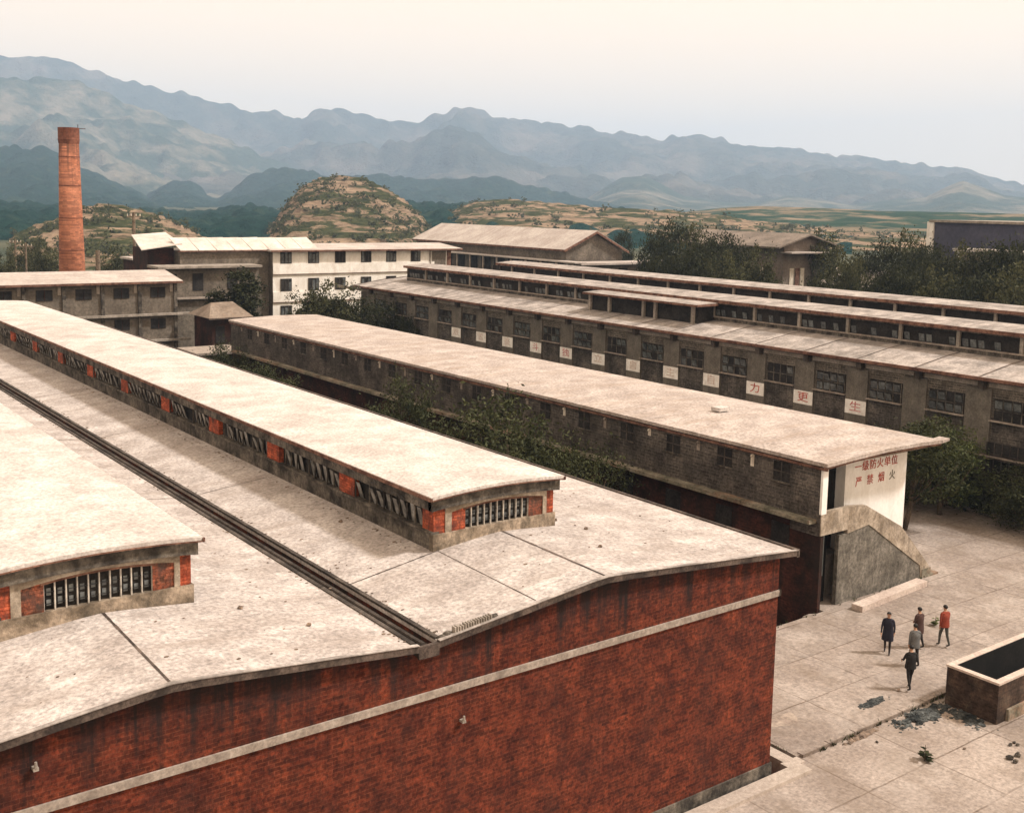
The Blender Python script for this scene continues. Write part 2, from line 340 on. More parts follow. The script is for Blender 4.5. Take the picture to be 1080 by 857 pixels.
def patch(name, cx, cy, rx, ry, z, seed, m):
    b = MB(); n = 28; vs = [(cx, cy, z)]
    for i in range(n):
        a = 2*math.pi*i/n; k = 1+.35*mn.noise(Vector((math.cos(a)*1.8+seed, math.sin(a)*1.8, seed)))
        vs.append((cx+rx*k*math.cos(a), cy+ry*k*math.sin(a), z))
    b.add(vs, [(0, i+1, (i+1) % n+1) for i in range(n)]); return tag(b.build(name, m), kind='structure')
patch('damp_patch', 29.5, 23.3, .75, .38, .075, 3, MT['stain'])
patch('damp_patch', 35.1, 20.0, .9, .55, .004, 8, MT['stain'])
patch('damp_patch', 36.6, 20.1, .5, 1.2, .004, 5, MT['stain'])

# kerbs, strip and drain at the foot of the brick wall
k = MB(); k.box(18, 27.55, 20.5, 21.02, 0.0, .13); k.box(27.12, 27.9, 21.05, 21.4, -.9, .06)
tag(k.build('footpath_strip', MT['stripc']), kind='structure')
k = MB(); k.box(27.28, 27.76, 21.4, 29.0, -1.2, .05)
tag(k.build('drain_cover', MT['stripc']), kind='structure')
k = MB()
for i in range(6):
    k.box(28.1+i*1.36, 28.1+i*1.36+1.33, 21.28+.02*(i%2), 21.52, -.05, .10+.008*(i%3))
tag(k.build('kerb', MT['yard']), kind='structure')
k = MB()
for i in range(22): k.box(60.2, 60.42, 18+i*2, 19.97+i*2, -.2, .22)
tag(k.build('far_kerb', MT['band']), kind='structure')

# ------------------------------------------------------------------ main brick workshop
def softv(t, k=.045):                                   # straight slopes, crest rounded off
    return (math.sqrt(t*t+k*k)-k)/(math.sqrt(1+k*k)-k)
def bayprof(x0, xr, x1, zv0, zr, zv1, n=10):
    out = []
    for i in range(n+1):
        x = x0+(xr-x0)*i/n; t = 1-(i/n); out.append((x, zr-(zr-zv0)*softv(t)))
    for i in range(1, n+1):
        x = xr+(x1-xr)*i/n; t = i/n; out.append((x, zr-(zr-zv1)*softv(t)))
    return out
BW = thing('brick_workshop', (14, 21.25, 0), 'long red brick workshop in the foreground with two vaulted cream cement roofs', 'workshop')
bayA = bayprof(1.9, 7.5, 13.32, 7.22, 7.77, 7.22); bayB = bayprof(13.88, 19.15, 26.95, 7.22, 7.77, 7.12)
w = MB()
top = [(x, z-.121) for x, z in bayA] + [(13.325, 6.93), (13.875, 6.93)] + [(x, z-.121) for x, z in bayB if x < 26.4] + [(26.4, 7.03)]
w.prism_y([(1.9, -1.3)] + [(26.4, -1.3)] + top[::-1], 21.25, 92)
w.build('wall', MT['brick'], BW)
for prof, lb in ((bayA, 'smooth cream cement roof of the left bay'), (bayB, 'smooth cream cement roof of the right bay')):
    r = MB(); r.slab(prof, 21.12, 92.1, .12)
    # sealed joints: along the crest and square to it
    o = r.build('roof', MT['roof'], BW); tag(o, lb)
def on_prof(prof, x): return float(np.interp(x, [a for a, b in prof], [b for a, b in prof]))
def joint(prof, xa, ya, xb, yb, wd=.035, n=14):
    j = MB()
    d = Vector((xb-xa, yb-ya)).normalized(); px, py = -d.y*wd, d.x*wd
    for i in range(n):
        a, b = i/n, (i+1)/n
        x1, y1, x2, y2 = xa+(xb-xa)*a, ya+(yb-ya)*a, xa+(xb-xa)*b, ya+(yb-ya)*b
        z = lambda x: on_prof(prof, x)+.008
        w1 = .6+.8*abs(mn.noise(Vector((x1*2, y1*2, 0)))); 
        j.add([(x1-px*w1, y1-py*w1, z(x1-px)), (x1+px*w1, y1+py*w1, z(x1+px)), (x2+px*w1, y2+py*w1, z(x2+px)), (x2-px*w1, y2-py*w1, z(x2-px))], [(0,1,2,3)])
    j.build('roof_joint', MT['rim'], BW)
joint(bayB, 19.3, 25.9, 19.2, 21.2, .05); joint(bayB, 17.0, 25.9, 16.9, 21.2, .018); joint(bayB, 14.0, 25.6, 17.0, 25.9, .03)
joint(bayA, 7.55, 25.8, 7.5, 21.2, .05)
for yy in (36.5, 47.5, 58.5, 69.5, 80.5):
    joint(bayB, 14.0, yy, 16.7, yy, .02); joint(bayA, 9.9, yy, 13.2, yy, .02)
gt = MB(); gt.box(13.322, 13.878, 21.15, 92, 6.935, 7.0)
gt.build('valley_gutter', MT['gutter'], BW)
gt = MB(); gt.tube([(13.62, 21.3, 7.10), (13.60, 45, 7.10), (13.62, 70, 7.10), (13.6, 92, 7.10)], .06, 8)
gt.build('gutter_pipe', MT['gutter'], BW)
for s_ in (0, 1):
    lip = MB(); xx = 13.2 if s_ == 0 else 13.88
    lip.box(xx, xx+.12, 21.2, 92, 7.2, 7.265)
    lip.build('gutter_lip', MT['gutter'], BW)
rim = MB()
for prof in (bayA, bayB):
    rim.slab([(x, z+.02) for x, z in prof], 21.0, 21.12, .17)
rim.box(13.32, 13.88, 21.0, 21.1, 6.9, 7.2)
rim.build('roof_rim', MT['rim'], BW)
for q in (bayB, bayA):
    rim = MB(); rim.slab([(x, z+.04) for x, z in q], 20.98, 21.1, .02, 0); rim.build('rim_capping', MT['roof_grey'], BW)
eave = MB(); eave.box(26.9, 27.02, 21.0, 92.1, 6.93, 7.17); eave.build('eaves_board', MT['rim'], BW)
b = MB(); b.box(1.9, 26.45, 21.19, 21.3, 5.76, 5.94); b.box(26.39, 26.46, 21.19, 92, 5.76, 5.94)
b.build('cement_band', MT['band'], BW)
b = MB(); b.box(1.9, 26.45, 21.2, 21.3, -1.2, .38); b.build('plinth', MT['grime'], BW)
for px, pz in ((4.9, 6.75), (14.7, 5.0)):
    b = MB(); b.box(px-.05, px+.05, 21.1, 21.26, pz-.06, pz+.0); b.tube([(px, 21.12, pz), (px, 21.12, pz+.12)], [.035, .025], 8)
    b.build('insulator', MT['cement_lt'], BW)
teeth = MB()
rr = random.Random(2)
for i in range(15):
    x = 14.35+i*.075; teeth.box(x, x+.035, 21.05, 21.2, 7.2+.02*i/3, 7.42+.02*i/3+.03*rr.random())
teeth.build('broken_tile_edge', MT['cement_lt'], BW)
for cx, cz in ((14.2, 7.3), (15.55, 7.44), (14.05, 7.25)):
    teeth = MB(); teeth.blob((cx, 21.15, cz), (.13,.08,.07), cx); teeth.build('loose_mortar', MT['grime'], BW)

def lantern(parent, xl, xr, y0, y1, zb, zt, prof_roof, first_panel, label, near_win=True):
    """Raised roof lantern: curb, side windows between brick piers, deep cornice and a thin curved slab."""
    xm = (xl+xr)/2; cr = .12
    pr = [(xl-.22+(xr-xl+.44)*i/12, zt+cr*(1-(2*i/12-1)**2)) for i in range(13)]
    r = MB(); r.slab(pr, y0-.22, y1+.2, .09); root = r.build('roof_lantern', MT['roof_pale'], parent); tag(root, label)
    c = MB(); c.slab([(x, z-.092) for x, z in pr[0:13]], y0-.25, y0-.19, .03); c.box(xl-.25, xl-.19, y0-.25, y1+.2, zt-.125, zt-.02); c.box(xr+.19, xr+.25, y0-.25, y1+.2, zt-.125, zt-.02)
    c.build('slab_edge', MT['edge_red'], root)
    c = MB(); c.slab([(min(max(x, xl-.12), xr+.12), z-.125) for x, z in pr], y0-.12, y0+.1, .33)
    c.box(xl-.12, xl+.1, y0-.05, y1, zt-.45, zt-.125); c.box(xr-.1, xr+.12, y0-.05, y1, zt-.45, zt-.125)
    c.build('cornice', MT['grime'], root)
    c = MB(); c.box(xl, xl+.2, y0, y1, zb-.35, zb+.42); c.box(xr-.2, xr, y0, y1, zb-.35, zb+.42)
    c.build('curb', MT['grime'], root)
    c = MB(); c.box(xl-.03, xr+.03, y0-.04, y0+.16, zb-.35, zb+.42)
    c.build('front_curb', MT['grime_tan'], root)
    c = MB(); c.box(xl-.08, xl+.2, y0, y1, zb+.42, zb+.49); c.build('sill', MT['grime'], root)
    c = MB(); c.box(xl+.22, xr-.22, y0+.3, y1-.2, zb-.2, zt-.2); c.build('dark_interior', MT['dark'], root)
    zs, zh = zb+.49, zt-.45
    # near gable
    ym = y0+.02
    for xa, xb in ((xl+.02, xl+.40), (xr-.30, xr-.02)):
        f = MB(); f.box(xa, xb, ym, ym+.2, zb+.421, zh); f.build('brick_pier', MT['brick_orange'], root)
    for xa, xb in ((xl+.40, xl+.62), (xr-.44, xr-.30)):
        f = MB(); f.box(xa, xb, ym-.03, ym+.2, zb+.421, zh+.02); f.build('white_post', MT['tan_light'], root)
    wl, wr = xl+1.12, xr-.96
    for xa, xb in ((xl+.62, wl), (wr, xr-.44)):
        f = MB(); f.box(xa, xb, ym+.01, ym+.2, zb+.421, zh-.07); f.build('brick_panel', MT['brick_grimy' if (xl < 10 or xa > xm) else 'brick_orange'], root)
    ln = [(xl+.62+(xr-.44-xl-.62)*i/8, zt-.42+.15*(1-(2*i/8-1)**2)) for i in range(9)]
    f = MB(); f.slab(ln, ym-.02, ym+.2, .17); f.build('lintel', MT['tan_light'], root)
    f = MB(); f.slab([(x, z-.171) for x, z in ln[1:-1]], ym, ym+.2, .06); f.build('lintel_brick', MT['edge_red'], root)
    f = MB(); f.box(wl, wr, ym+.12, ym+.14, zb+.42, zh+.08, 0)
    n = 10
    for i in range(n+1):
        x = wl+(wr-wl)*i/n; f.box(x-.015, x+.015, ym+.03, ym+.09, zb+.42, zh-.02+.12*(1-(2*i/n-1)**2), 1)
    for zz in (.45, .72):
        f.box(wl, wr, ym+.05, ym+.075, zb+zz+.12, zb+zz+.132, 0)
    for i in range(n):
        x = wl+(wr-wl)*(i+.5)/n
        for q, zz in enumerate((zb+.52, zb+.76)):
            f.box(x-.05, x+.05, ym+.095, ym+.11, zz, zz+.14+.03*((i+q) % 2), 2)
    f.build('grille_window', [MT['dark'], MT['pane_frame'], MT['glass']], root)
        # side towards the valley: brick piers and leaning louvre panes
    yy = first_panel; ys = []
    while yy < y1-2: ys.append(yy); yy += 5.52
    prev = y0+.35; rr = random.Random(int(xl*10))
    c = MB(); c.box(xl+.01, xl+.2, y0+.22, y0+.6, zs, zh); c.build('brick_pier', MT['brick_orange'], root)
    prev = y0+.6
    for yc in ys+[y1]:
        a, b_ = prev, (yc-.5 if yc != y1 else y1-.1)
        if b_-a > .6:
            lv = MB(); lv.box(xl+.16, xl+.19, a, b_, zs, zh, 0)
            nn = max(2, int((b_-a)/.42))
            for i in range(nn):
                if rr.random() < .10: continue
                yk = a+(b_-a)*(i+.5)/nn; t = rr.uniform(.10, .24); hgt = (zh-zs)*rr.uniform(.8, 1)
                x0 = xl+.14
                lv.add([(x0, yk-.13, zs), (x0, yk+.11, zs), (x0-t, yk+.03, zs+hgt), (x0-t, yk-.16, zs+hgt),
                        (x0+.02, yk-.13, zs), (x0+.02, yk+.11, zs), (x0-t+.02, yk+.03, zs+hgt), (x0-t+.02, yk-.16, zs+hgt)],
                       [(0,1,2,3),(7,6,5,4),(0,4,5,1),(1,5,6,2),(2,6,7,3),(3,7,4,0)], 1)
                lv.box(xl-.01, xl+.03, yk+.16, yk+.19, zs, zh, 2)
            lv.build('louvre_window', [MT['dark'], MT['pane_light'], MT['grime']], root)
        if yc != y1:
            c = MB(); c.box(xl-.02, xl+.2, yc-.5, yc+.5, zs+.001, zh); c.build('brick_pier', MT['brick_orange'], root)
        prev = yc+.5
    c = MB(); c.box(xr-.2, xr-.01, y0+.22, y1-.1, zs, zh); c.build('side_wall', MT['grime'], root)
    c = MB(); c.box(xl, xr, y1-.15, y1, zb-.3, zt-.13); c.build('end_wall', MT['grime'], root)
    return root
lantern(BW, 16.88, 21.3, 25.94, 90.5, 7.62, 9.2, bayB, 31.05, 'long pale roof lantern on the right bay with orange brick piers')
lantern(BW, 5.15, 9.72, 25.76, 90.5, 7.62, 9.25, bayA, 31.0, 'roof lantern on the left bay, its near end stained grey')
for i, (x, yv) in enumerate(((21.75, 26.4), (22.0, 25.2), (10.6, 24.9), (11.6, 23.2), (21.0, 23.4), (16.2, 30.2))):
    s_ = MB(); s_.blob((x, yv, on_prof(bayB if x > 13.7 else bayA, x)+.03), (.07,.06,.05), i, 7, 5, 0, .5)
    tag(s_.build('stone', MT['rubble'], None, (x, yv, 7.5)), ['small dark stone beside the long lantern end on the roof', 'small dark stone on the right roof slope near the lantern',
        'small stone on the left roof between lantern and gutter', 'small stone on the left roof near the front edge', 'small stone on the roof joint before the long lantern', 'small dark stone under the louvres of the long lantern'][i], 'stone')

# ------------------------------------------------------------------ middle store building with outside stair
MBD = thing('store_building', (42.9, 29.3, 0), 'low grey brick store with flat tan roof and slogan on its white end wall', 'building')
XL, XR = 38.95, 46.65
w = MB(); w.box(XL, XR, 30.9, 93, 3.9, 6.6); w.box(XL, XL+.3, 29.3, 30.9, 3.41, 6.6)
w.build('upper_wall', MT['greybrick'], MBD)
w = MB(); w.box(XL+.12, XR, 30.9, 93, -1.3, 3.9); w.box(XL+.12, XL+.32, 29.3, 30.9, -1.3, 3.4)
w.build('lower_wall', MT['darkbrick'], MBD)
# end wall: white upper part right of the balcony opening
w = MB(); w.box(41.95, XR+.02, 30.3, 30.9, 2.0, 6.55); w.build('white_end_wall', MT['white'], MBD)
w = MB(); w.box(40.75, XR+.04, 30.31, 30.9, -.3, 2.0); w.build('lower_end_wall', MT['cement_lt'], MBD)
w = MB(); w.box(XL-.01, XL+.34, 29.24, 29.36, 4.4, 6.55); w.build('white_post', MT['white'], MBD)
w = MB(); w.box(XL+.02, 40.9, 29.25, 29.42, 3.45, 4.5); w.build('balcony_parapet', MT['tan_light'], MBD)
w = MB(); w.box(XL+.3, 41.9, 29.42, 30.9, 3.4, 3.55); w.build('landing', MT['cement_lt'], MBD)
w = MB(); w.box(XL+.3, 41.95, 30.82, 30.898, 3.55, 6.55); w.build('dark_doorway', MT['black'], MBD)
w = MB(); w.box(XL+.40, XL+1.15, 29.88, 29.94, 1.3, 3.35); w.build('pale_door', MT['bluegrey'], MBD)
w = MB(); w.box(XL+.32, 40.36, 29.95, 30.05, -1.3, 3.4); w.build('lower_doorway', MT['black'], MBD)
# roof slab
pr = [(XL-.15, 6.72), (XL+2, 6.82), (43, 6.89), (XR-1, 6.87), (XR+.75, 6.80)]
r = MB(); r.slab(pr, 28.95, 93.2, .16); r.slab([(XR+.7, 6.765), (XR+1.35, 6.82)], 28.95, 29.5, .12)
r.build('roof', MT['roof_tan'], MBD)
r = MB(); r.slab([(x, z-.161) for x, z in pr], 29.0, 29.12, .1); r.box(XL-.12, XL-.02, 28.99, 93.1, 6.38, 6.5)
r.build('roof_edge', MT['edge_red'], MBD)
r = MB(); r.box(XL-.05, XR, 29.3, 30.3, 6.45, 6.58); r.build('soffit_beam', MT['grime_tan'], MBD)
r = MB(); r.box(42.9, 43.7, 38.9, 39.5, 6.95, 7.14); r.build('roof_hatch', MT['roof_pale'], MBD)
led = MB()
for i in range(16): led.box(XL-.48, XL+.1, 29.5+i*3.9, 29.5+i*3.9+3.88, 3.98, 4.15+.01*(i % 2))
led.build('ledge', MT['moss'], MBD)
for i in range(18):
    yc = 31.5+3.38*i
    f = MB(); f.box(XL-.015, XL+.06, yc-.46, yc+.46, 5.42, 6.28, 0)
    f.box(XL-.03, XL+.01, yc-.03, yc+.03, 5.42, 6.28, 1); f.box(XL-.03, XL+.01, yc-.46, yc+.46, 5.83, 5.88, 1)
    f.box(XL-.07, XL+.02, yc-.55, yc+.55, 5.34, 5.42, 2)
    fr = f.build('window', [MT['dark'], MT['gutter'], MT['grime']], MBD)
    if i < 6:
        f = MB(); f.box(XL+.09, XL+.15, yc-.5, yc+.5, 2.6, 3.5); f.build('lower_window', MT['dark'], MBD)
    f = MB(); f.tube([(XL+.02, yc+1.7, 6.3), (XL-.12, yc+1.7, 6.22)], .05, 6)
    f.box(XL-.012, XL+.01, yc+1.6, yc+1.8, 5.75+.1*(i % 3), 6.3)
    f.build('drain_spout', MT['white_dirty'] if i % 2 == 0 else MT['band'], MBD)
# stair: solid flight in front of the white end wall
def stair_profile(dz=0): return [(40.9, 3.5+dz), (42.15, 3.5+dz), (47.2, .25+dz)]
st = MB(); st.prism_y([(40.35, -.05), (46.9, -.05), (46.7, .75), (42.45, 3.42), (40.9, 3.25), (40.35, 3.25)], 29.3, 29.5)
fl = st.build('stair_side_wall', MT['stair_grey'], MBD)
st = MB(); st.prism_y([(40.905, 3.252), (42.45, 3.422), (46.7, .752), (46.9, -.04), (47.5, -.04), (47.45, .62), (45.0, 2.92), (42.15, 4.36), (40.905, 4.5)], 29.27, 29.48)
st.build('stair_parapet', MT['tan_light'], MBD)
st = MB(); n = 19
for i in range(n):
    x = 42.1+i*.265; z = 3.4-(i)*.176
    st.box(x, x+.265, 29.5, 30.3, -.05, max(z, .1))
st.build('stair_steps', MT['cement_lt'], MBD)
st = MB(); st.box(47.1, 48.2, 29.2, 29.9, .07, .16); st.box(46.9, 47.6, 29.24, 29.3, .07, .5)
st.build('stair_foot', MT['moss'], MBD)

def text(body, size, m, parent, name, loc, facing, ext=.006, sx=1.0):
    cu = bpy.data.curves.new(name, 'FONT'); cu.body = body; cu.size = size; cu.extrude = ext; cu.offset = size*.004; cu.align_x = 'CENTER'; cu.align_y = 'CENTER'
    o = bpy.data.objects.new(name+'_tmp', cu); scene.collection.objects.link(o)
    dg = bpy.context.evaluated_depsgraph_get(); dg.update()
    me = bpy.data.meshes.new_from_object(o.evaluated_get(dg)); bpy.data.objects.remove(o)
    if facing == '-y': R = Matrix(((sx,0,0),(0,0,-1),(0,1,0)))
    else: R = Matrix(((0,0,-1),(-sx,0,0),(0,1,0)))      # facing -x
    org = ORI.get(parent.name, (0,0,0))
    me.transform(Matrix.Translation(Vector(loc)-Vector(org)) @ R.to_4x4())
    me.materials.clear(); me.materials.append(m)
    q = bpy.data.objects.new(name, me); scene.collection.objects.link(q); q.parent = parent; ORI[q.name] = org
    return q
L1 = '一级防火单位'; L2 = '严禁烟火'
for i, ch in enumerate(L1):
    t_ = text(ch, .50, MT['red_paint'], MBD, 'red_character', (42.85+i*.56, 30.285, 5.78), '-y', sx=1.05)
for i, ch in enumerate(L2):
    t_ = text(ch, .50, MT['red_paint'] if i < 3 else MT['moss'], MBD, 'red_character', (42.95+i*.86, 30.285, 5.08), '-y', sx=1.0)

sl = MB(); sl.box(-2.75, 2.75, -.27, .27, 0, .26)
s_ = sl.build('concrete_slab', MT['slabpink']); s_.location = (43.3, 29.12, .075); s_.rotation_euler = (0, 0, math.radians(4))
s_.location.y = 28.5
tag(s_, 'long pinkish concrete slab lying on the yard at the foot of the stair wall', 'slab')
lb = MB(); lb.box(49.4, 54.2, 36.2, 36.6, .05, 1.5); lb.box(49.35, 54.25, 36.15, 36.65, 1.5, 1.6)
tag(lb.build('low_wall', MT['cement_lt'], None, (51, 36.4, 0)), 'short low cement wall behind the white slogan wall', 'wall')

# ------------------------------------------------------------------ right workshop with slogan squares
RW = thing('long_workshop', (61.5, 60, 0), 'long grey workshop at right with white character squares between its windows', 'workshop')
def lin(pts, n=1): return pts
rp = [(60.8, 7.92), (64.5, 8.45), (68.1, 8.75), (71.5, 8.4), (73.9, 8.0)]; rq = [(74.3, 8.0), (77, 8.45), (80, 8.75), (83.5, 8.4), (86.8, 7.9)]
w = MB(); w.prism_y([(61.5, -1.3), (86.2, -1.3), (86.2, 7.85), (80, 8.6), (74.1, 7.85), (68.1, 8.6), (61.5, 7.85)], 15, 110)
w.build('wall', MT['greybrick2'], RW)
for k_, q in enumerate((rp, rq)):
    r = MB(); r.slab(q, 14.5, 110.5, .12); r.build('roof', MT['roof_grey'], RW)
r = MB()
for i in range(22):
    yj = 18.1+4.25*i
    for a in range(2):
        (x0, z0), (x1, z1) = rp[a], rp[a+1]
        if a == 1: f_ = (65.7-x0)/(x1-x0); z1 = z0+(z1-z0)*f_; x1 = 65.7
        r.add([(x0,yj-.07,z0+.01),(x1,yj-.07,z1+.01),(x1,yj+.07,z1+.01),(x0,yj+.07,z0+.01)], [(0,1,2,3)])
r.build('roof_joints', MT['rim'], RW)
r = MB(); r.box(60.74, 60.86, 14.5, 110.5, 7.74, 7.935); r.build('roof_edge', MT['edge_red'], RW)
r = MB(); r.slab([(60.8, 7.96), (64.5, 8.5), (68.1, 8.8), (71.5, 8.45), (73.9, 8.05)], 110.45, 110.6, .25); r.build('gable_rim', MT['rim'], RW)
for i in range(23):
    yj = 16.0+4.25*i+2.1
    e = MB(); e.box(61.05, 61.5, yj-.18, yj+.18, 7.2, 7.78); e.build('eaves_bracket', MT['gutter'], RW)
    e = MB(); e.box(61.38, 61.5, yj+.35, yj+3.9, 7.32, 7.6); e.build('eaves_panel', MT['cement_lt'], RW)
le = MB(); le.box(60.9, 61.5, 15, 110, 3.18, 3.34); le.build('ledge', MT['rim'], RW)
le = MB(); le.box(60.85, 60.91, 15, 110, 3.3, 3.38); le.build('ledge_pipe', MT['band'], RW)
SG = '艰苦奋斗独立自主自力更生'
for i in range(-2, 18):
    yc = 33.25+4.25*i
    # window with frame bars
    f = MB(); f.box(61.46, 61.52, yc-1.2, yc+1.2, 5.4, 6.68, 0)
    for q in range(5): 
        yy = yc-1.15+q*.575; f.box(61.42, 61.47, yy-.03, yy+.03, 5.4, 6.66, 1)
    f.box(61.42, 61.47, yc-1.18, yc+1.18, 6.0, 6.06, 1)
    fw_ = f.build('window', [MT['dark'], MT['grime']], RW)
    rr = random.Random(i+50); f = MB()
    for q in range(4):
        for z_ in (5.48, 6.12):
            if rr.random() < (.25, .8, .5, .95)[i % 4]:
                yy = yc-1.09+q*.575; t = rr.uniform(0, .22)
                f.add([(61.455, yy, z_), (61.455, yy+.45, z_), (61.455-t, yy+.45, z_+.46), (61.455-t, yy, z_+.46)], [(0,3,2,1)])
    f.build('panes', MT['glass'], fw_)
    f = MB(); f.box(61.47, 61.51, yc-1.2, yc+1.2, 3.6, 5.34); f.build('recessed_panel', MT['greybrick'], RW)
    f = MB(); f.box(61.2, 61.55, yc-1.3, yc+1.3, 5.34, 5.41); f.build('window_sill', MT['band'], RW)
    yp = yc+2.125
    f = MB(); f.box(61.36, 61.5, yp-.82, yp+.82, 3.6, 7.2); f.build('pier', MT['pier'], RW)
    if 2 <= i <= 13:
        f = MB(); f.box(61.34, 61.37, yp-.8, yp+.8, 4.2, 5.12); sq = f.build('white_square', MT['square_white'], RW)
        c = 13-i
        mm = MT['red_paint'] if c in (9, 10) else (MT['pink_paint'] if c in (11, 4, 3) else MT['faded_paint'])
        text(SG[c], .72, mm, sq, 'painted_character', (61.33, yp, 4.66), '-x', sx=1.35)
    # lower openings behind the store
    if i < 4:
        f = MB(); f.box(61.44, 61.5, yc-1.3, yc+1.3, .2, 3.05, 0)
        for q in range(5): f.box(61.40, 61.45, yc-1.3+q*.63, yc-1.25+q*.63, .2, 3.05, 1)
        f.box(61.40, 61.45, yc-1.3, yc+1.3, 1.6, 1.66, 1)
        f.build('lower_window', [MT['dark'], MT['gutter']], RW)
dr = MB(); dr.box(61.3, 61.36, 32.1, 34.6, .1, 4.1, 0)
for q in range(6): dr.box(61.27, 61.31, 32.15+q*.48, 32.2+q*.48, .1, 4.1, 1)
for q in (1.2, 2.4, 3.4): dr.box(61.27, 61.31, 32.1, 34.6, q, q+.05, 1)
dr.build('workshop_door', [MT['dark'], MT['gutter']], RW)

def shed_lantern(xl, xr, y0, y1, zb, zt, label):
    pr = [(xl-.3, zt-.05), (xl+.8, zt+.05), ((xl+xr)/2, zt+.14), (xr-.8, zt+.05), (xr+.3, zt-.05)]
    r = MB(); r.slab(pr, y0-.3, y1+.3, .1); root = r.build('roof_lantern', MT['roof_grey'], RW); tag(root, label)
    r = MB(); r.box(xl-.33, xl-.26, y0-.3, y1+.3, zt-.3, zt-.06); r.build('slab_edge', MT['edge_red'], root)
    r = MB(); r.box(xl, xl+.15, y0, y1, zt-.42, zt-.12); r.build('top_beam', MT['grime'], root)
    r = MB(); r.box(xl+.3, xr-.2, y0+.1, y1-.1, zb-.3, zt-.15); r.build('dark_interior', MT['dark'], root)
    r = MB(); r.box(xl, xl+.2, y0, y1, zb-.4, zb+.22); r.build('curb', MT['grime'], root)
    r = MB(); r.box(xl-.08, xl+.22, y0, y1, zb+.22, zb+.30); r.build('sill', MT['band'], root)
    r = MB(); r.box(xl, xr, y1-.1, y1, zb-.4, zt-.12); r.build('end_wall', MT['grime'], root)
    r = MB(); r.box(xr-.2, xr, y0, y1, zb-.3, zt-.12); r.build('back_wall', MT['grime'], root)
    i = 0; yy = 18.1+.25
    while yy < y1:
        if yy > y0:
            r = MB(); r.box(xl-.02, xl+.18, yy-.11, yy+.11, zb+.3, zt-.12); r.build('post', MT['cement_lt'], root)
            r = MB(); r.box(xl+.2, xl+.22, yy+.2, yy+4.0, zb+.3, zt-.4, 0)
            rr = random.Random(int(yy*7+xl))
            for q in range(7):
                if rr.random() < .5:
                    ya = yy+.3+q*.55; r.add([(xl+.19, ya, zb+.35), (xl+.19, ya+.4, zb+.35), (xl+.08, ya+.4, zb+.85), (xl+.08, ya, zb+.85)], [(0,3,2,1)], 1)
            r.build('louvre_window', [MT['dark'], MT['glass']], root)
        yy += 4.25
shed_lantern(65.8, 70.5, 20, 107.2, 8.6, 10.28, 'nearer long roof lantern with pale posts')
shed_lantern(77.6, 82.3, 20, 105.8, 8.6, 10.5, 'farther long roof lantern with pale posts')
# raised shed roof in front of the nearer lantern
cn = MB(); cn.slab([(63.2, 9.92), (65.5, 10.02)], 60.1, 73.7, .12); cr_ = cn.build('raised_roof', MT['roof_grey'], RW)
cn = MB(); cn.box(63.14, 63.2, 60.05, 73.75, 9.74, 9.9); cn.box(63.14, 65.5, 60.0, 60.1, 9.76, 9.93); cn.build('roof_edge', MT['edge_red'], cr_)
for yy in (61.0, 65.2, 66.6, 70.8, 73.3):
    cn = MB(); cn.box(63.6, 63.85, yy-.12, yy+.12, 8.2, 9.8); cn.build('post', MT['cement_lt'], cr_)
cn = MB(); cn.box(63.95, 65.7, 60.7, 73.4, 8.1, 9.8); cn.build('dark_interior', MT['dark'], cr_)
lm = MB(); lm.box(61.0, 61.4, 31.85, 31.95, 2.72, 2.76); lm.blob((61.0, 31.9, 2.66), (.14,.14,.09), 1, 10, 6, 0, 0)
lm.build('wall_lamp', MT['white'], RW)

# ------------------------------------------------------------------ far buildings
FL = thing('two_storey_block', (30, 107.5, 0), 'two storey weathered block with low tan roof at the left edge', 'building')
w = MB(); w.box(-12, 39.4, 107.5, 116, -1.3, 9.0); w.build('wall', MT['farbrick'], FL)
r = MB(); r.prism_x([(106.9, 9.02), (116.6, 9.02), (116.6, 9.3), (112, 10.0), (106.9, 9.2)], -12.3, 39.85)
r.build('roof', MT['asb'], FL)
r = MB(); r.box(-12, 39.85, 106.84, 106.9, 8.98, 9.18); r.build('roof_edge', MT['edge_red'], FL)
for zz in (5.85, 3.3):
    r = MB(); r.box(-12, 40.6, 106.9, 107.5, zz, zz+.2); r.build('floor_ledge', MT['cement_lt'], FL)
for i in range(11):
    xc = 39.25-i*3.52
    r = MB(); r.box(xc-.16, xc+.16, 107.3, 107.5, -1.2, 8.98); r.build('pilaster', MT['gutter'] if 0 else MT['grime'], FL)
    r = MB(); r.box(xc-.55, xc-.25, 107.42, 107.5, 8.1, 8.9); r.build('drain_stain', MT['band'], FL)
    for zz in (7.6, 4.55):
        r = MB(); r.box(xc-2.45, xc-1.0, 107.44, 107.51, zz, zz+1.0, 0); r.box(xc-1.75, xc-1.69, 107.40, 107.45, zz, zz+1.0, 1)
        r.build('window', [MT['dark'], MT['darkbrick']], FL)

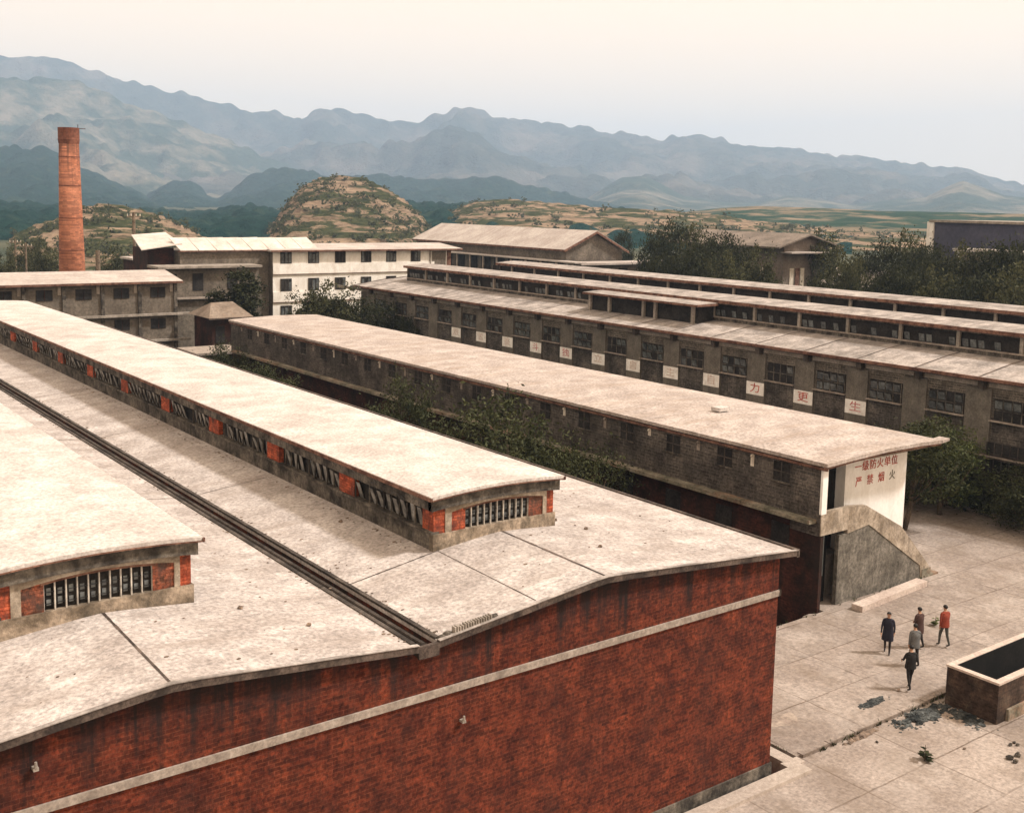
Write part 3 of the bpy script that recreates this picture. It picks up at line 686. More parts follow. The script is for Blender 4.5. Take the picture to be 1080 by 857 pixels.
WB = thing('white_building', (68, 121.5, 0), 'white three storey building with dark windows in the middle distance', 'building')
w = MB(); w.box(56.1, 81.2, 121.5, 131, -1.3, 11.2); w.build('wall', MT['white2'], WB)
w = MB(); w.box(56.05, 56.1, 121.45, 131, -1.3, 11.2); w.build('side_wall', MT['farbrick'], WB)
r = MB(); r.prism_x([(120.8, 11.22), (131.6, 11.22), (131.6, 11.35), (126.5, 11.95), (120.8, 11.4)], 55.6, 82.6); r.build('roof', MT['asb'], WB)
r = MB(); r.box(55.6, 82.6, 120.75, 120.81, 11.2, 11.4); r.build('roof_edge', MT['edge_red'], WB)
for zz in (8.55, 5.25):
    r = MB(); r.box(56.1, 78.6, 121.36, 121.5, zz, zz+1.18); r.build('spandrel', MT['white2'], WB)
    r = MB(); r.box(56.1, 78.6, 121.33, 121.5, zz-.06, zz+.0); r.build('drip_line', MT['edge_red'], WB)
for i in range(6):
    xc = 57.8+i*3.6
    for zz in (9.78, 6.5, 3.3):
        r = MB(); r.box(xc-.72, xc+.72, 121.43, 121.52, zz, zz+1.5, 0); fr = r.build('window', MT['dark'], WB)
        rr = random.Random(i*9+int(zz)); r = MB()
        for q in range(3):
            r.box(xc-.7+q*.47, xc-.7+q*.47+.06, 121.39, 121.43, zz, zz+1.5, 1)
            if rr.random() < .6: r.box(xc-.62+q*.47, xc-.30+q*.47, 121.41, 121.43, zz+.1, zz+1.0+.4*rr.random(), 0)
        r.build('casement', [MT['glass'], MT['gutter']], fr)
r = MB(); r.box(77.9, 78.05, 121.3, 121.45, -1, 11.2); r.build('drainpipe', MT['cement_lt'], WB)
r = MB(); r.box(78.3, 80.4, 121.42, 121.5, 7.2, 11.1); r.build('brown_bay', MT['farbrick'], WB)
r = MB(); r.box(80.6, 81.2, 121.4, 121.5, -1, 11.2); r.build('end_post', MT['edge_red'], WB)

GB = thing('grey_annex', (49, 122.5, 0), 'grey brick building with bright sheet roof panels joined to the white building', 'building')
w = MB(); w.box(45.3, 56.0, 122.3, 131, -1.3, 11.3); w.build('wall', MT['farbrick'], GB)
rr = random.Random(9)
for i in range(8):
    x = 45.2+i*2.15
    r = MB(); z0 = 11.45
    r.add([(x, 121.9, z0), (x+2.05, 121.9, z0), (x+1.75, 124.6, z0+1.35-.05*rr.random()), (x-.35, 124.6, z0+1.3),
           (x, 121.9, z0-.07), (x+2.05, 121.9, z0-.07), (x+1.75, 124.6, z0+1.2), (x-.35, 124.6, z0+1.2)],
          [(0,1,2,3),(7,6,5,4),(0,4,5,1),(1,5,6,2),(3,2,6,7),(0,3,7,4)])
    r.build('roof_panel', MT['rooflight'], GB)
r = MB(); r.box(45.0, 56.0, 121.85, 122.3, 11.25, 11.36); r.build('roof_edge', MT['edge_red'], GB)
w = MB(); w.box(42.0, 53.4, 119.4, 122.2, -1.3, 9.6); w.build('front_wing', MT['farbrick'], GB)
w = MB(); w.box(41.5, 53.5, 118.6, 122.2, 9.6, 9.85); w.build('canopy', MT['cement_lt'], GB)
w = MB(); w.box(41.5, 53, 118.9, 119.4, 6.2, 6.4); w.build('lower_canopy', MT['band'], GB)
for xc in (43.2, 46.2, 50.2):
    r = MB(); r.box(xc-.6, xc+.6, 119.34, 119.41, 7.1, 9.0); r.build('window', MT['dark'], GB)
SH = thing('lean_to_shed', (43, 126, 0), 'brown shed with tilted pale roof left of the grey annex', 'shed')
w = MB(); w.box(42.2, 45.2, 124, 129, -1.3, 11.6); w.build('wall', MT['darkbrick'], SH)
r = MB(); r.add([(41.2,123,11.5),(45.8,123,12.15),(46.4,130,13.2),(42.4,130,12.9),(41.2,123,11.4),(45.8,123,12.05),(46.4,130,13.1),(42.4,130,12.8)],
                [(0,1,2,3),(7,6,5,4),(0,4,5,1),(1,5,6,2),(3,2,6,7),(0,3,7,4)]); r.build('roof', MT['rooflight'], SH)
S2 = thing('small_shed', (45, 136, 0), 'small brown flat roofed shed behind the two storey block', 'shed')
w = MB(); w.box(44.6, 48.6, 136, 140, -1.3, 9.6); w.build('wall', MT['darkbrick'], S2)
r = MB(); r.box(44.3, 49, 135.6, 140.3, 9.6, 9.85); r.build('roof', MT['asb'], S2)

TS = thing('tiled_shed', (43.5, 103, 0), 'small shed with tan tiled hipped roof before the grey annex', 'shed')
w = MB(); w.box(40.6, 43.9, 101.5, 106, -1.3, 6.1); w.build('wall', MT['darkbrick'], TS)
r = MB(); vs = [(40.1,100.9,6.0),(44.6,100.9,6.0),(44.6,106.5,6.0),(40.1,106.5,6.0),(41.6,104.2,7.2),(44.0,104.6,7.2)]
r.add(vs, [(0,1,4),(1,2,5,4),(2,3,5),(3,0,4,5),(3,2,1,0)]); r.build('roof', MT['tile'], TS)
r = MB(); r.box(40.05, 44.65, 100.8, 100.9, 5.88, 6.02); r.build('roof_edge', MT['rim'], TS)
for xc in (41.4, 43.1):
    r = MB(); r.box(xc-.45, xc+.45, 101.44, 101.5, 3.6, 5.2); r.build('window', MT['dark'], TS)
LS = thing('low_shed', (40, 96, 0), 'low dark outbuilding with thin cement ledge below the tiled shed', 'shed')
w = MB(); w.box(37.2, 45.5, 96.3, 100.3, -1.3, 3.3); w.build('wall', MT['greybrick'], LS)
r = MB(); r.box(36.8, 45.8, 95.7, 100.5, 3.3, 3.5); r.build('roof', MT['band'], LS)
r = MB(); r.box(41.6, 45.8, 95.6, 96.2, 4.4, 4.6); r.box(41.8, 42, 95.7, 95.9, 3.5, 4.4); r.box(45.4, 45.6, 95.7, 95.9, 3.5, 4.4); r.build('porch', MT['cement_lt'], LS)
for xc in (38.6, 41.5, 44):
    r = MB(); r.box(xc-.6, xc+.6, 96.24, 96.3, .6, 2.4); r.build('doorway', MT['dark'], LS)

HA = thing('hall', (125, 142.9, 0), 'large hall with pale pitched roof behind the white building', 'hall')
w = MB(); w.prism_y([(118.9, -1.3), (131.5, -1.3), (131.5, 9.5), (125, 12.6), (118.9, 9.9)], 143.3, 190); w.build('wall', MT['farbrick'], HA)
r = MB(); r.slab([(118.0, 9.95), (125, 13.1), (132.4, 9.6)], 142.6, 190.5, .16); r.build('roof', MT['asb'], HA)
r = MB(); r.slab([(118.0, 9.9), (125, 12.96), (132.4, 9.5)], 142.45, 142.6, .35); r.build('barge_board', MT['edge_red'], HA)
r = MB(); r.box(117.94, 118.02, 142.5, 190.5, 9.62, 9.9); r.build('eaves_board', MT['edge_red'], HA)
r = MB(); r.box(116.4, 118.9, 138, 190, 7.9, 8.1); r.build('side_canopy', MT['asb'], HA)
for i in range(12):
    yc = 141+i*4.2
    r = MB(); r.box(118.8, 118.95, yc-1.5, yc+1.5, 4, 7.6); r.build('opening', MT['dark'], HA)
    r = MB(); r.box(116.6, 116.9, yc-2.2, yc-1.95, -1.3, 7.9); r.build('post', MT['band'], HA)
AX = thing('flat_roofed_annex', (130, 141, 0), 'low flat roofed annex in front of the pale hall gable', 'building')
w = MB(); w.box(118.6, 140, 138.6, 142.4, -1.3, 7.7); w.build('wall', MT['farbrick'], AX)
r = MB(); r.box(117.6, 141.5, 137.8, 142.42, 7.7, 7.95); r.box(117.6, 141.5, 137.74, 137.8, 7.6, 7.9); r.build('roof', MT['asb'], AX)
r = MB(); r.box(139.2, 140.1, 138.5, 138.6, -1, 7.6); r.build('white_corner', MT['white_dirty'], AX)
for xc in (120.5, 124, 127.5):
    r = MB(); r.box(xc-1, xc+1, 138.54, 138.6, 4.8, 7.0); r.build('window', MT['dark'], AX)

# house with broad grey roof, right distance
FH = thing('farm_house', (139, 116, 0), 'old house with broad grey roof among the trees at right', 'house')
w = MB(); w.prism_y([(137.6, -1.3), (148.6, -1.3), (148.6, 11.9), (142.5, 13.3), (137.6, 12.1)], 113, 134); w.build('wall', MT['oldroof'], FH)
r = MB(); r.slab([(135.0, 11.6), (142.5, 13.6), (150.5, 11.6)], 111.8, 136, .25); 
r.build('roof', MT['oldroof'], FH)
r = MB(); r.box(137, 146.5, 111.0, 113.2, 10.6, 10.8); r.build('front_roof', MT['asb'], FH)
for xc, mm in ((139.6, 'white_dirty'), (141.0, 'edge_red'), (142.2, 'white_dirty')):
    r = MB(); r.box(xc-.45, xc+.45, 112.9, 113.0, 5.2, 8.2); r.build('door_panel', MT[mm], FH)
r = MB(); r.box(134.6, 138.8, 116, 116.2, 5.2, 8.2); r.build('white_wall', MT['white_dirty'], FH)
RB = thing('flat_block', (153, 88, 0), 'long violet grey flat topped building at the right edge', 'building')
w = MB(); w.box(152.6, 172, 40, 97.2, -1.3, 15.9); w.build('wall', MT['slate'], RB)
r = MB(); r.box(152.1, 172.5, 39.5, 97.6, 15.9, 16.25); r.build('roof', MT['cement_lt'], RB)
r = MB(); r.box(152.3, 152.7, 96.9, 98.0, 11.2, 15.95); r.build('corner_post', MT['white2'], RB)
R2 = thing('low_block', (149, 88, 0), 'lower building with pale roof edge before the violet grey block', 'building')
w = MB(); w.box(148.0, 152.4, 40, 90.0, -1.3, 11.9); w.build('wall', MT['farbrick'], R2)
r = MB(); r.box(147.5, 152.5, 39.5, 90.6, 11.9, 12.3); r.build('roof', MT['roof_pale'], R2)
r = MB(); r.add([(147.9,90.3,12.0),(147.9,89.8,12.0),(147.9,88.6,8.6),(147.9,89.3,8.6),(148.1,90.3,12.0),(148.1,89.8,12.0),(148.1,88.6,8.6),(148.1,89.3,8.6)],
                [(0,1,2,3),(7,6,5,4),(0,4,5,1),(1,5,6,2),(2,6,7,3),(3,7,4,0)]); r.build('white_brace', MT['white'], R2)
HB = thing('thatched_hut', (135, 93, 0), 'small greyish hut half hidden by trees behind the long workshop', 'hut')
w = MB(); w.box(128, 134, 91, 97, -1.3, 7.6); w.build('wall', MT['farbrick'], HB)
r = MB(); r.slab([(127, 7.3), (131, 9.4), (135, 7.3)], 90, 98, .2); r.build('roof', MT['asb'], HB)
r = MB(); r.box(124.5, 128, 90.6, 91.0, 5.0, 6.6); r.build('white_wall', MT['white_dirty'], HB)

CH = thing('chimney', (45.0, 163.9, 0), 'tall orange brick factory chimney with sooty top', 'chimney')
c = MB(); c.tube([(45.0, 163.9, -1.3), (45.0, 163.9, 8), (45.0, 163.9, 24.9)], [1.95, 1.72, 1.32], 28); c.build('shaft', MT['chim'], CH, smooth=True)
c = MB(); c.tube([(45.0, 163.9, 24.4), (45.0, 163.9, 25.0), (45.0, 163.9, 25.1), (45.0, 163.9, 26.6)], [1.36, 1.45, 1.42, 1.42], 28); c.build('crown', MT['chim_dark'], CH, smooth=False)
for zz in (5, 9.5, 14, 18.5, 22.5):
    rb = 1.72-(zz-8)*.025; c = MB(); c.tube([(45.0, 163.9, zz), (45.0, 163.9, zz+.14)], [rb+.04, rb+.04], 28); c.build('iron_band', MT['chim_dark'], CH)
c = MB(); c.tube([(46.2, 163.6, 26.3), (46.2, 163.6, 27.1)], .05, 6); c.box(45.8, 47.2, 163.5, 163.6, 26.5, 26.6); c.build('lightning_rod', MT['rim'], CH)

# ------------------------------------------------------------------ basin (open brick tank)
BA = thing('water_basin', (37, 20, 0), 'open dark brick basin with pale rim at the right edge of the yard', 'basin')
zt = 1.5; x0, x1, y0_, y1_ = 35.5, 44.5, 18.95, 20.9; t = .2
w = MB(); w.box(x0, x1, y1_-t, y1_, -1.2, zt-.08); w.box(x0, x0+t, y0_, y1_-t, -1.2, zt-.08); w.box(x0+t, x1, y0_, y0_+t, -1.2, zt-.08)
w.build('wall', MT['basin_brick'], BA)
w = MB(); w.box(x0-.03, x1, y1_-t-.02, y1_+.03, zt-.08, zt); w.box(x0-.03, x0+t+.02, y0_-.03, y1_-t-.02, zt-.08, zt); w.box(x0+t+.02, x1, y0_-.03, y0_+t+.02, zt-.08, zt)
w.build('rim', MT['slabpink'], BA)
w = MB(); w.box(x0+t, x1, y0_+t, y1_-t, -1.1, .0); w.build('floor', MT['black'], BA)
w = MB(); w.box(x0+t+.021, x1, y1_-t-.06, y1_-t-.021, 0.001, zt-.01); w.box(x0+t+.021, x0+t+.05, y0_+t+.02, y1_-t-.06, 0.001, zt-.01); w.build('shade_lining', MT['black'], BA)  # thin black sheets added to stand for the shade inside the basin
w = MB(); w.box(x0+.6, x1, y0_-.1, y0_, -.9, .42); w.build('footing', MT['moss'], BA)

# heaps and litter
def heap(cx, cy, rx, ry, h, seed, label, zb=0.0, rot=0.0, m='ash', n=260):
    rr = random.Random(int(seed*10)); b = MB(); c_, s_ = math.cos(rot), math.sin(rot)
    for i in range(n):
        while True:
            u, v_ = rr.gauss(0, .42), rr.gauss(0, .42)
            if abs(u) < 1 and abs(v_) < 1.3 and mn.noise(Vector((u*3.5+seed, v_*2.5, seed))) + .45*(1-math.hypot(u, v_)) > .02: break
        x, y_ = u*rx, v_*ry; q = rr.uniform(.03, .11)*(1.15-.6*math.hypot(u, v_))
        b.blob((cx+x*c_-y_*s_, cy+x*s_+y_*c_, zb+h*max(0, 1-math.hypot(u, v_))*rr.uniform(.2, 1)), (q*rr.uniform(.8, 2.2), q*rr.uniform(.7, 1.4), q*rr.uniform(.25, .7)), i+seed, 6, 4, 0, .8)
    return tag(b.build('ash_heap', MT[m]), label, kind='stuff')
heap(34.0, 20.82, 1.75, .52, .13, 2.3, 'long low heap of dark wet ash against the kerb beside the basin', 0, .0, n=480)
heap(35.2, 19.9, .7, 1.1, .03, 5.3, 'thin scatter of grey ash along the basin wall', 0, .0, n=160)
heap(33.3, 22.35, .9, .22, .04, 7.1, 'small thin smear of dark ash on the upper paving above the kerb', .07, .06, n=170)
heap(30.9, 21.12, 1.1, .13, .04, 4.4, 'thin rusty brown litter along the kerb left of the ash heap', 0, .03, 'rubble', n=120)
def rubble(x, y_, z, r_, seed, label, n=5, m='rubble'):
    b = MB(); rr = random.Random(seed)
    for i in range(n):
        b.blob((x+rr.uniform(-.25,.25), y_+rr.uniform(-.2,.2), z+r_*.5), (r_*rr.uniform(.7,1.4), r_*rr.uniform(.6,1.2), r_*rr.uniform(.5,.9)), seed+i, 7, 5, 0, .7)
    return tag(b.build('rubble_lump', MT[m], None, (x, y_, z)), label, 'rubble')
rubble(33.75, 17.35, 0, .10, 3, 'dark rubble lumps on the lower paving near the right edge', 4, 'grime')
rubble(34.6, 17.75, 0, .07, 6, 'small dark lumps at the right edge below the basin', 3, 'grime')
rubble(31.1, 20.35, 0, .06, 8, 'single small dark clod just below the kerb', 1, 'grime')
rubble(33.0, 18.55, 0, .06, 12, 'tiny brown clod on the paving right of the green sapling', 1)
rubble(34.7, 22.6, .07, .06, 15, 'tiny dark clod on the upper paving near the front walker', 1)

# weeds in the joints and litter on the roof: nobody could count either
rr = random.Random(31); wd = MB()
def tuft(b, x, y_, z, r_):
    for q in range(rr.randint(4, 9)):
        a = rr.uniform(0, 6.28); l = r_*rr.uniform(.6, 1.5); d = Vector((math.cos(a)*l*.8, math.sin(a)*l*.8, l)); w_ = Vector((-math.sin(a), math.cos(a), 0))*l*.16
        p = Vector((x, y_, z)); b.add([p-w_, p+w_, p+d], [(0,1,2)])
for i in range(230):
    k_ = rr.random()
    if k_ < .30: x, y_, z = rr.uniform(28, 36), 21.26+rr.gauss(0,.04), 0
    elif k_ < .45: x, y_, z = 27.82+rr.gauss(0,.04), rr.uniform(21.4, 29), .05
    elif k_ < .62: x, y_, z = rr.uniform(28, 39), 29.05+rr.gauss(0,.10), .07
    elif k_ < .75: x, y_, z = rr.uniform(40.5, 48), 29.18+rr.gauss(0,.05), .07
    elif k_ < .88: x, y_, z = 60.1+rr.gauss(0,.08), rr.uniform(28, 44), .07
    else: x, y_, z = rr.uniform(35.4, 38), 21.0+rr.gauss(0,.06), 0
    if mn.noise(Vector((x*.9, y_*.9, 2))) > -.12: tuft(wd, x, y_, z, rr.uniform(.05, .14))
tag(wd.build('weeds', MT['leaf']), 'sparse weeds growing along the kerb, the yard edge and the stair foot', kind='stuff')
lt = MB()
for i in range(520):
    k_ = rr.random()
    if k_ < .55: x = 13.6+rr.choice((-1,1))*rr.uniform(.3, .55); y_ = 21.4+rr.random()**1.5*40
    elif k_ < .8: x = 16.75-abs(rr.gauss(0,.16)); y_ = rr.uniform(26, 60)
    else: x = rr.uniform(4, 26); y_ = rr.uniform(21.3, 30)
    if (16.7 < x < 21.5 or 5 < x < 9.9) and y_ > 25.5: continue
    z = on_prof(bayB if x > 13.6 else bayA, x)+.012; q = rr.uniform(.01, .035)
    lt.blob((x, y_, z), (q*rr.uniform(1, 2.2), q, q*.5), i, 5, 3, 0, .8)
tag(lt.build('roof_litter', MT['rubble']), 'small grit and mortar crumbs scattered on the near roofs along the gutter', kind='stuff')

# ------------------------------------------------------------------ trees
def tree_mesh(seed, h, cr, ch, trunk_h, nclump, nleaf, ls, leafm, spread=1.0, conic=0.0, lean=0.0):
    """crown of leaf sized faces gathered in clumps at the ends of limbs; returns crown and trunk builders"""
    rr = random.Random(seed); cen = []
    for i in range(nclump):
        for _ in range(40):
            u = Vector((rr.uniform(-1,1), rr.uniform(-1,1), rr.uniform(-1,1)))
            if .25 < u.length < 1: break
        zrel = (u.z+1)/2
        k = (1-conic*zrel)*(1+.30*mn.noise(Vector((u.x*2+seed, u.y*2, u.z*2))))
        cen.append(Vector((u.x*cr*k*spread+lean*(trunk_h+zrel*ch), u.y*cr*k*spread, trunk_h+zrel*ch*(1+.12*mn.noise(Vector((u.x*3, u.y*3+seed, 0)))))))
    v = []; f = []
    for c in cen:
        s = cr*rr.uniform(.16, .36)
        for q in range(nleaf):
            d = Vector((rr.gauss(0,1), rr.gauss(0,1), rr.gauss(0,.75)))*s*.62
            p = c+d; n1 = Vector((rr.gauss(0,1), rr.gauss(0,1), rr.gauss(0,1)+.4)).normalized(); a = n1.orthogonal().normalized(); b = n1.cross(a)
            t = rr.uniform(0, 6.28); a, b = a*math.cos(t)+b*math.sin(t), b*math.cos(t)-a*math.sin(t)
            l = ls*rr.uniform(.6, 1.4); o = len(v)
            v += [tuple(p-a*l), tuple(p+b*l*.45), tuple(p+a*l), tuple(p-b*l*.45)]; f.append((o, o+1, o+2, o+3))
    cm = MB(); cm.v = v; cm.f = f; cm.m = [0]*len(f)
    tm = MB(); tr = max(.08, h*.022)
    tp = Vector((lean*trunk_h, 0, trunk_h+ch*.3))
    tm.tube([(0,0,-.3), (lean*trunk_h*.5+.05, .03, trunk_h*.5), tuple(tp), (tp.x+.1, .1, trunk_h+ch*.7)], [tr*1.3, tr, tr*.75, tr*.3], 8)
    for c in rr.sample(cen, min(12, len(cen))):
        st_ = Vector((lean*trunk_h*.8, 0, trunk_h*rr.uniform(.7, 1.15)))
        md = st_.lerp(c, .5)+Vector((0, 0, -.1*cr)); tm.tube([st_, md, c], [tr*.5, tr*.3, tr*.1], 5)
    return cm, tm
PROTO = {}
def proto(key, name, *a, leaf='leaf', **kw):
    cm, tm = tree_mesh(*a, leaf, **kw); PROTO[key] = (name, cm, tm, leaf, None)
def place_tree(key, loc, sc, rz, label, cat='tree', group=None, name=None):
    nm, cm, tm, leaf, root = PROTO[key]
    if root is None:
        root = thing(name or nm, (0,0,0), label, cat, group)
        cm.build('crown', MT[leaf], root); tm.build('trunk', MT['bark'], root, smooth=True)
        root.location = loc; root.rotation_euler = (0, 0, rz); root.scale = sc
        PROTO[key] = (nm, cm, tm, leaf, root)
        if group: root['group'] = group
        return root
    r = copy_thing(root, loc, rz, sc, label, group)
    if not group and 'group' in r: del r['group']
    return r
proto('near1', 'broadleaf_tree', 1, 8, 3.0, 6.4, 1.2, 84, 120, .11, leaf='leaf')
proto('near2', 'broadleaf_tree', 2, 7, 2.3, 5.6, 1.4, 68, 110, .10, leaf='leaf')
proto('bright', 'broadleaf_tree', 12, 7, 2.3, 5.6, 1.4, 66, 110, .10, leaf='leaf_bright')
proto('lean', 'leaning_tree', 3, 6, 2.0, 4.2, 2.0, 58, 110, .10, leaf='leaf', lean=.22)
proto('far1', 'broadleaf_tree', 4, 10, 3.7, 8.7, .8, 105, 110, .17, leaf='leaf_dark')
proto('far2', 'broadleaf_tree', 5, 10, 3.5, 8.8, .8, 84, 100, .19, leaf='leaf_mid')
proto('cyp', 'cypress', 6, 11, 1.9, 10.5, .5, 110, 90, .15, leaf='leaf_dark', conic=.55)
proto('bush', 'shrub', 7, 2, 1.0, 1.9, .1, 40, 90, .07, leaf='leaf_dark')

G = 'trees in the sunken alley between the workshops'
place_tree('near1', (34.2, 45.6, -1.3), (1.15,1.1,1.16), .3, 'biggest bushy tree in the dark alley left of the grey store', group=G)
place_tree('near1', (35.6, 41.6, -1.3), (.8,.8,.92), 2.1, 'dark tree right of the biggest alley tree, by the store ledge', group=G)
place_tree('near2', (34.4, 56.4, -1.3), (.9,.9,1.2), 1.0, 'narrow tree in the alley midway along the store wall', group=G)
place_tree('near2', (33.8, 71.5, -1.3), (.95,.95,.92), 2.0, 'low spreading tree at the far part of the alley', group=G)
place_tree('near1', (33.0, 63.0, -1.3), (.45,.5,.7), 4.0, 'dark small tree behind the long lantern roof in the alley', group=G)
place_tree('near1', (35.4, 80.0, -1.3), (.7,.7,.80), 5.0, 'tree at the far end of the alley near the low outbuilding', group=G)
place_tree('near2', (36.5, 89.0, -1.3), (.9,.9,.95), .7, 'last tree at the back corner of the tan roofed store', group=G)

place_tree('lean', (53.3, 34.6, 0), (1.15,1.15,1.0), -.6, 'leaning tree with dark stem behind the white slogan wall')
place_tree('bright', (57.9, 35.2, -.2), (1.0,1.0,.76), 2.4, 'full green tree before the long workshop at right')
place_tree('near1', (57.4, 38.8, -.2), (.85,.85,.62), 1.4, 'dark tree hidden behind the roof tip of the store')
place_tree('near1', (59.0, 30.8, -.2), (.7,.8,.50), 4.4, 'low dark tree at the right edge before the workshop door')
place_tree('near2', (59.2, 38.6, -.2), (.9,.9,.62), 1.1, 'dark tree between the full green tree and the workshop wall')
SHR = ['shrub at the right edge under the workshop door', 'shrub before the left half of the workshop door', 'shrub left of the workshop door under the small white lamp', 'shrub right of the full green tree', 'shrub right behind the full green tree',
  'shrub behind the leaning tree by the kerb', 'shrub left of the leaning tree', 'shrub beside the low cement wall']
for i, (x, yv, s_) in enumerate(((60.9, 29.5, 1.1), (60.9, 31.6, .9), (60.9, 33.6, 1.3), (60.8, 35.6, 1.5), (60.8, 37.6, 1.5), (60.5, 39.8, 1.6), (59.4, 42.0, 1.6), (57.2, 42.6, 1.5))):
    place_tree('bush', (x, yv, -.3), (s_, s_, s_), i*1.3,
      SHR[i], 'shrub', group='dark shrubs along the foot of the long workshop')

place_tree('cyp', (47.0, 109.2, -1.3), (1.5,1.3,1.05), 0, 'tall dark conifer at the left corner of the white building')
place_tree('cyp', (44.6, 110.5, -1.3), (.9,.9,.85), 1.7, 'shorter conifer just left of the tallest one')
place_tree('far2', (55.2, 104.6, -1.3), (.95,.9,1.02), 2.2, 'pointed dark tree in front of the white building windows')
place_tree('far1', (58.7, 102.5, -1.3), (.85,.9,.88), 1.2, 'round dark tree right of the pointed one before the white building')
place_tree('far1', (60.4, 99.6, -1.3), (.62,.7,.72), 3.2, 'low tree by the far corner of the long workshop')
place_tree('far2', (52.4, 105.0, -1.3), (.8,.8,.92), 5.2, 'small tree at the foot of the white building')
GR = 'trees beyond the long workshop'
def at(x, yv, D):
    d = ray_px(x, yv); k_ = D/math.hypot(d.x, d.y); return Vector((d.x*k_, d.y*k_, CAM_H+d.z*k_))
spots = [  # x in photo, crown top y, distance, width px, kind
 (697,240,165,34,'far1'),(714,231,170,36,'far1'),(735,240,165,38,'far2'),(758,243,160,40,'far1'),(780,252,155,40,'far1'),(803,262,150,34,'far2'),
 (722,262,140,44,'far1'),(762,268,140,44,'far2'),(700,268,142,34,'far1'),(868,246,185,34,'far2'),(884,262,150,44,'far2'),
 (918,262,160,36,'far1'),(938,252,160,36,'far1'),(958,246,165,40,'far2'),(978,254,150,40,'far1'),(1000,262,140,44,'far1'),(1022,258,140,44,'far2'),
 (1046,256,138,46,'far1'),(1072,250,138,46,'far1'),(958,278,130,44,'far1'),(990,285,128,44,'far2'),(1035,284,124,50,'far1'),(1068,282,122,50,'far2'),(1100,262,130,50,'far1'),
 (930,286,130,36,'far1'),(658,241,230,16,'far1'),(905,275,140,26,'far2')]
words = ['leftmost tree of the dark clump beyond the long workshop', 'tallest tree of the dark clump right of the hall', 'third crown along the top of the dark clump', 'middle tree of the dark clump, broad crown',
 'tree touching the left end of the farm house roof', 'tree before the left end of the farm house roof', 'front left tree of the clump above the far lantern', 'front middle tree of the clump above the far lantern',
 'low tree beside the flat annex corner', 'yellowish tree behind the right end of the farm house', 'broad tree just right of the farm house wall', 
 'tree behind the small grey hut', 'tree above the small grey hut on its right', 'taller tree left of the violet grey block', 'tree at the left corner of the violet grey block', 'tree under the violet grey block, left of the white brace',
 'tree right of the white brace', 'tree before the pale roof edge of the low block', 'tree at the far right before the low block', 'front tree right of the small grey hut', 'front tree above the far roof lantern at right',
 'front tree near the right edge above the lanterns', 'front tree at the right edge of the photograph', 'tree beyond the right edge', 'small front tree right of the hut roof', 'lone small tree on the slope right of the hall gable', 'small tree left of the hut']
for i, (x, yt, D, wd, kd) in enumerate(spots):
    p = at(x, yt, D); hgt = p.z+1.3; cr0 = 3.3
    s_ = wd/2/F_PX*D*1.05/cr0*1.0
    zb = -1.3
    place_tree(kd, (p.x, p.y, zb), (s_*1.1, s_*1.1, hgt/9.9), i*1.7, words[i], group=GR)
# vegetation on the left slope
for i, (x, yt, D) in enumerate(((20,258,200),(40,252,210),(52,262,190),(3,268,180),(120,262,200),(170,268,170))):
    p = at(x, yt, D)
    place_tree('far2', (p.x, p.y, -1.3), (.75,.75,(p.z+1.3)/9.9), i, ['green tree left of the chimney behind the block', 'lighter tree nearest the chimney on its left', 'low tree at the chimney foot',
       'tree at the far left edge behind the block', 'tree right of the chimney below the terraces', 'tree behind the small brown shed'][i], group='trees round the chimney')
# poles
def pole(x, yt, D, label, arms=True, r_=.13):
    p = at(x, yt, D); o = thing('utility_pole', (p.x, p.y, -1.3), label, 'pole')
    b = MB(); b.tube([(p.x, p.y, -1.3), (p.x, p.y, p.z)], [r_*1.3, r_], 8); b.build('post', MT['pole'], o)
    if arms:
        b = MB(); b.box(p.x-.9, p.x+.9, p.y-.06, p.y+.06, p.z-.6, p.z-.45); b.build('crossarm', MT['pole'], o)
        for q in (-.8, -.3, .3, .8):
            b = MB(); b.tube([(p.x+q, p.y, p.z-.45), (p.x+q, p.y, p.z-.2)], .06, 6); b.build('insulator', MT['white_dirty'], o)
pole(141, 224, 150, 'tall utility pole behind the two storey block', r_=.2)
pole(16, 252, 190, 'thin utility pole at the far left by the slope')
pole(27, 256, 185, 'second thin pole right of the far left one')
pole(103, 264, 160, 'short thick pole right of the chimney', False, .3)
pole(184, 222, 150, 'pole rising over the tilted shed roof', False, .1) if 0 else None

def plant(x, y_, z, h, label, seed, m='leaf_dark'):
    o = thing('sapling', (x, y_, z), label, 'plant'); rr = random.Random(seed)
    b = MB(); b.tube([(x, y_, z), (x+.01, y_, z+h)], [.02, .008], 6); b.build('stem', MT['bark'], o)
    b = MB()
    for i in range(16):
        a = rr.uniform(0, 6.28); zz = z+h*rr.uniform(.08, .75); L_ = h*.62*(1-.55*(zz-z)/h); wdt = L_*.36
        d = Vector((math.cos(a), math.sin(a), .25)); s2 = Vector((-math.sin(a), math.cos(a), 0)); p = Vector((x, y_, zz))
        b.add([p, p+d*L_*.5+s2*wdt, p+d*L_+Vector((0,0,-.08*h)), p+d*L_*.5-s2*wdt], [(0,1,2,3)])
    b.build('leaves', MT[m], o)
plant(31.19, 18.92, 0, .55, 'small dark green sapling standing on the lower paving', 1)
plant(41.9, 25.35, .07, .45, 'small pale green plant on the paving between the walkers', 2, 'leaf_bright')

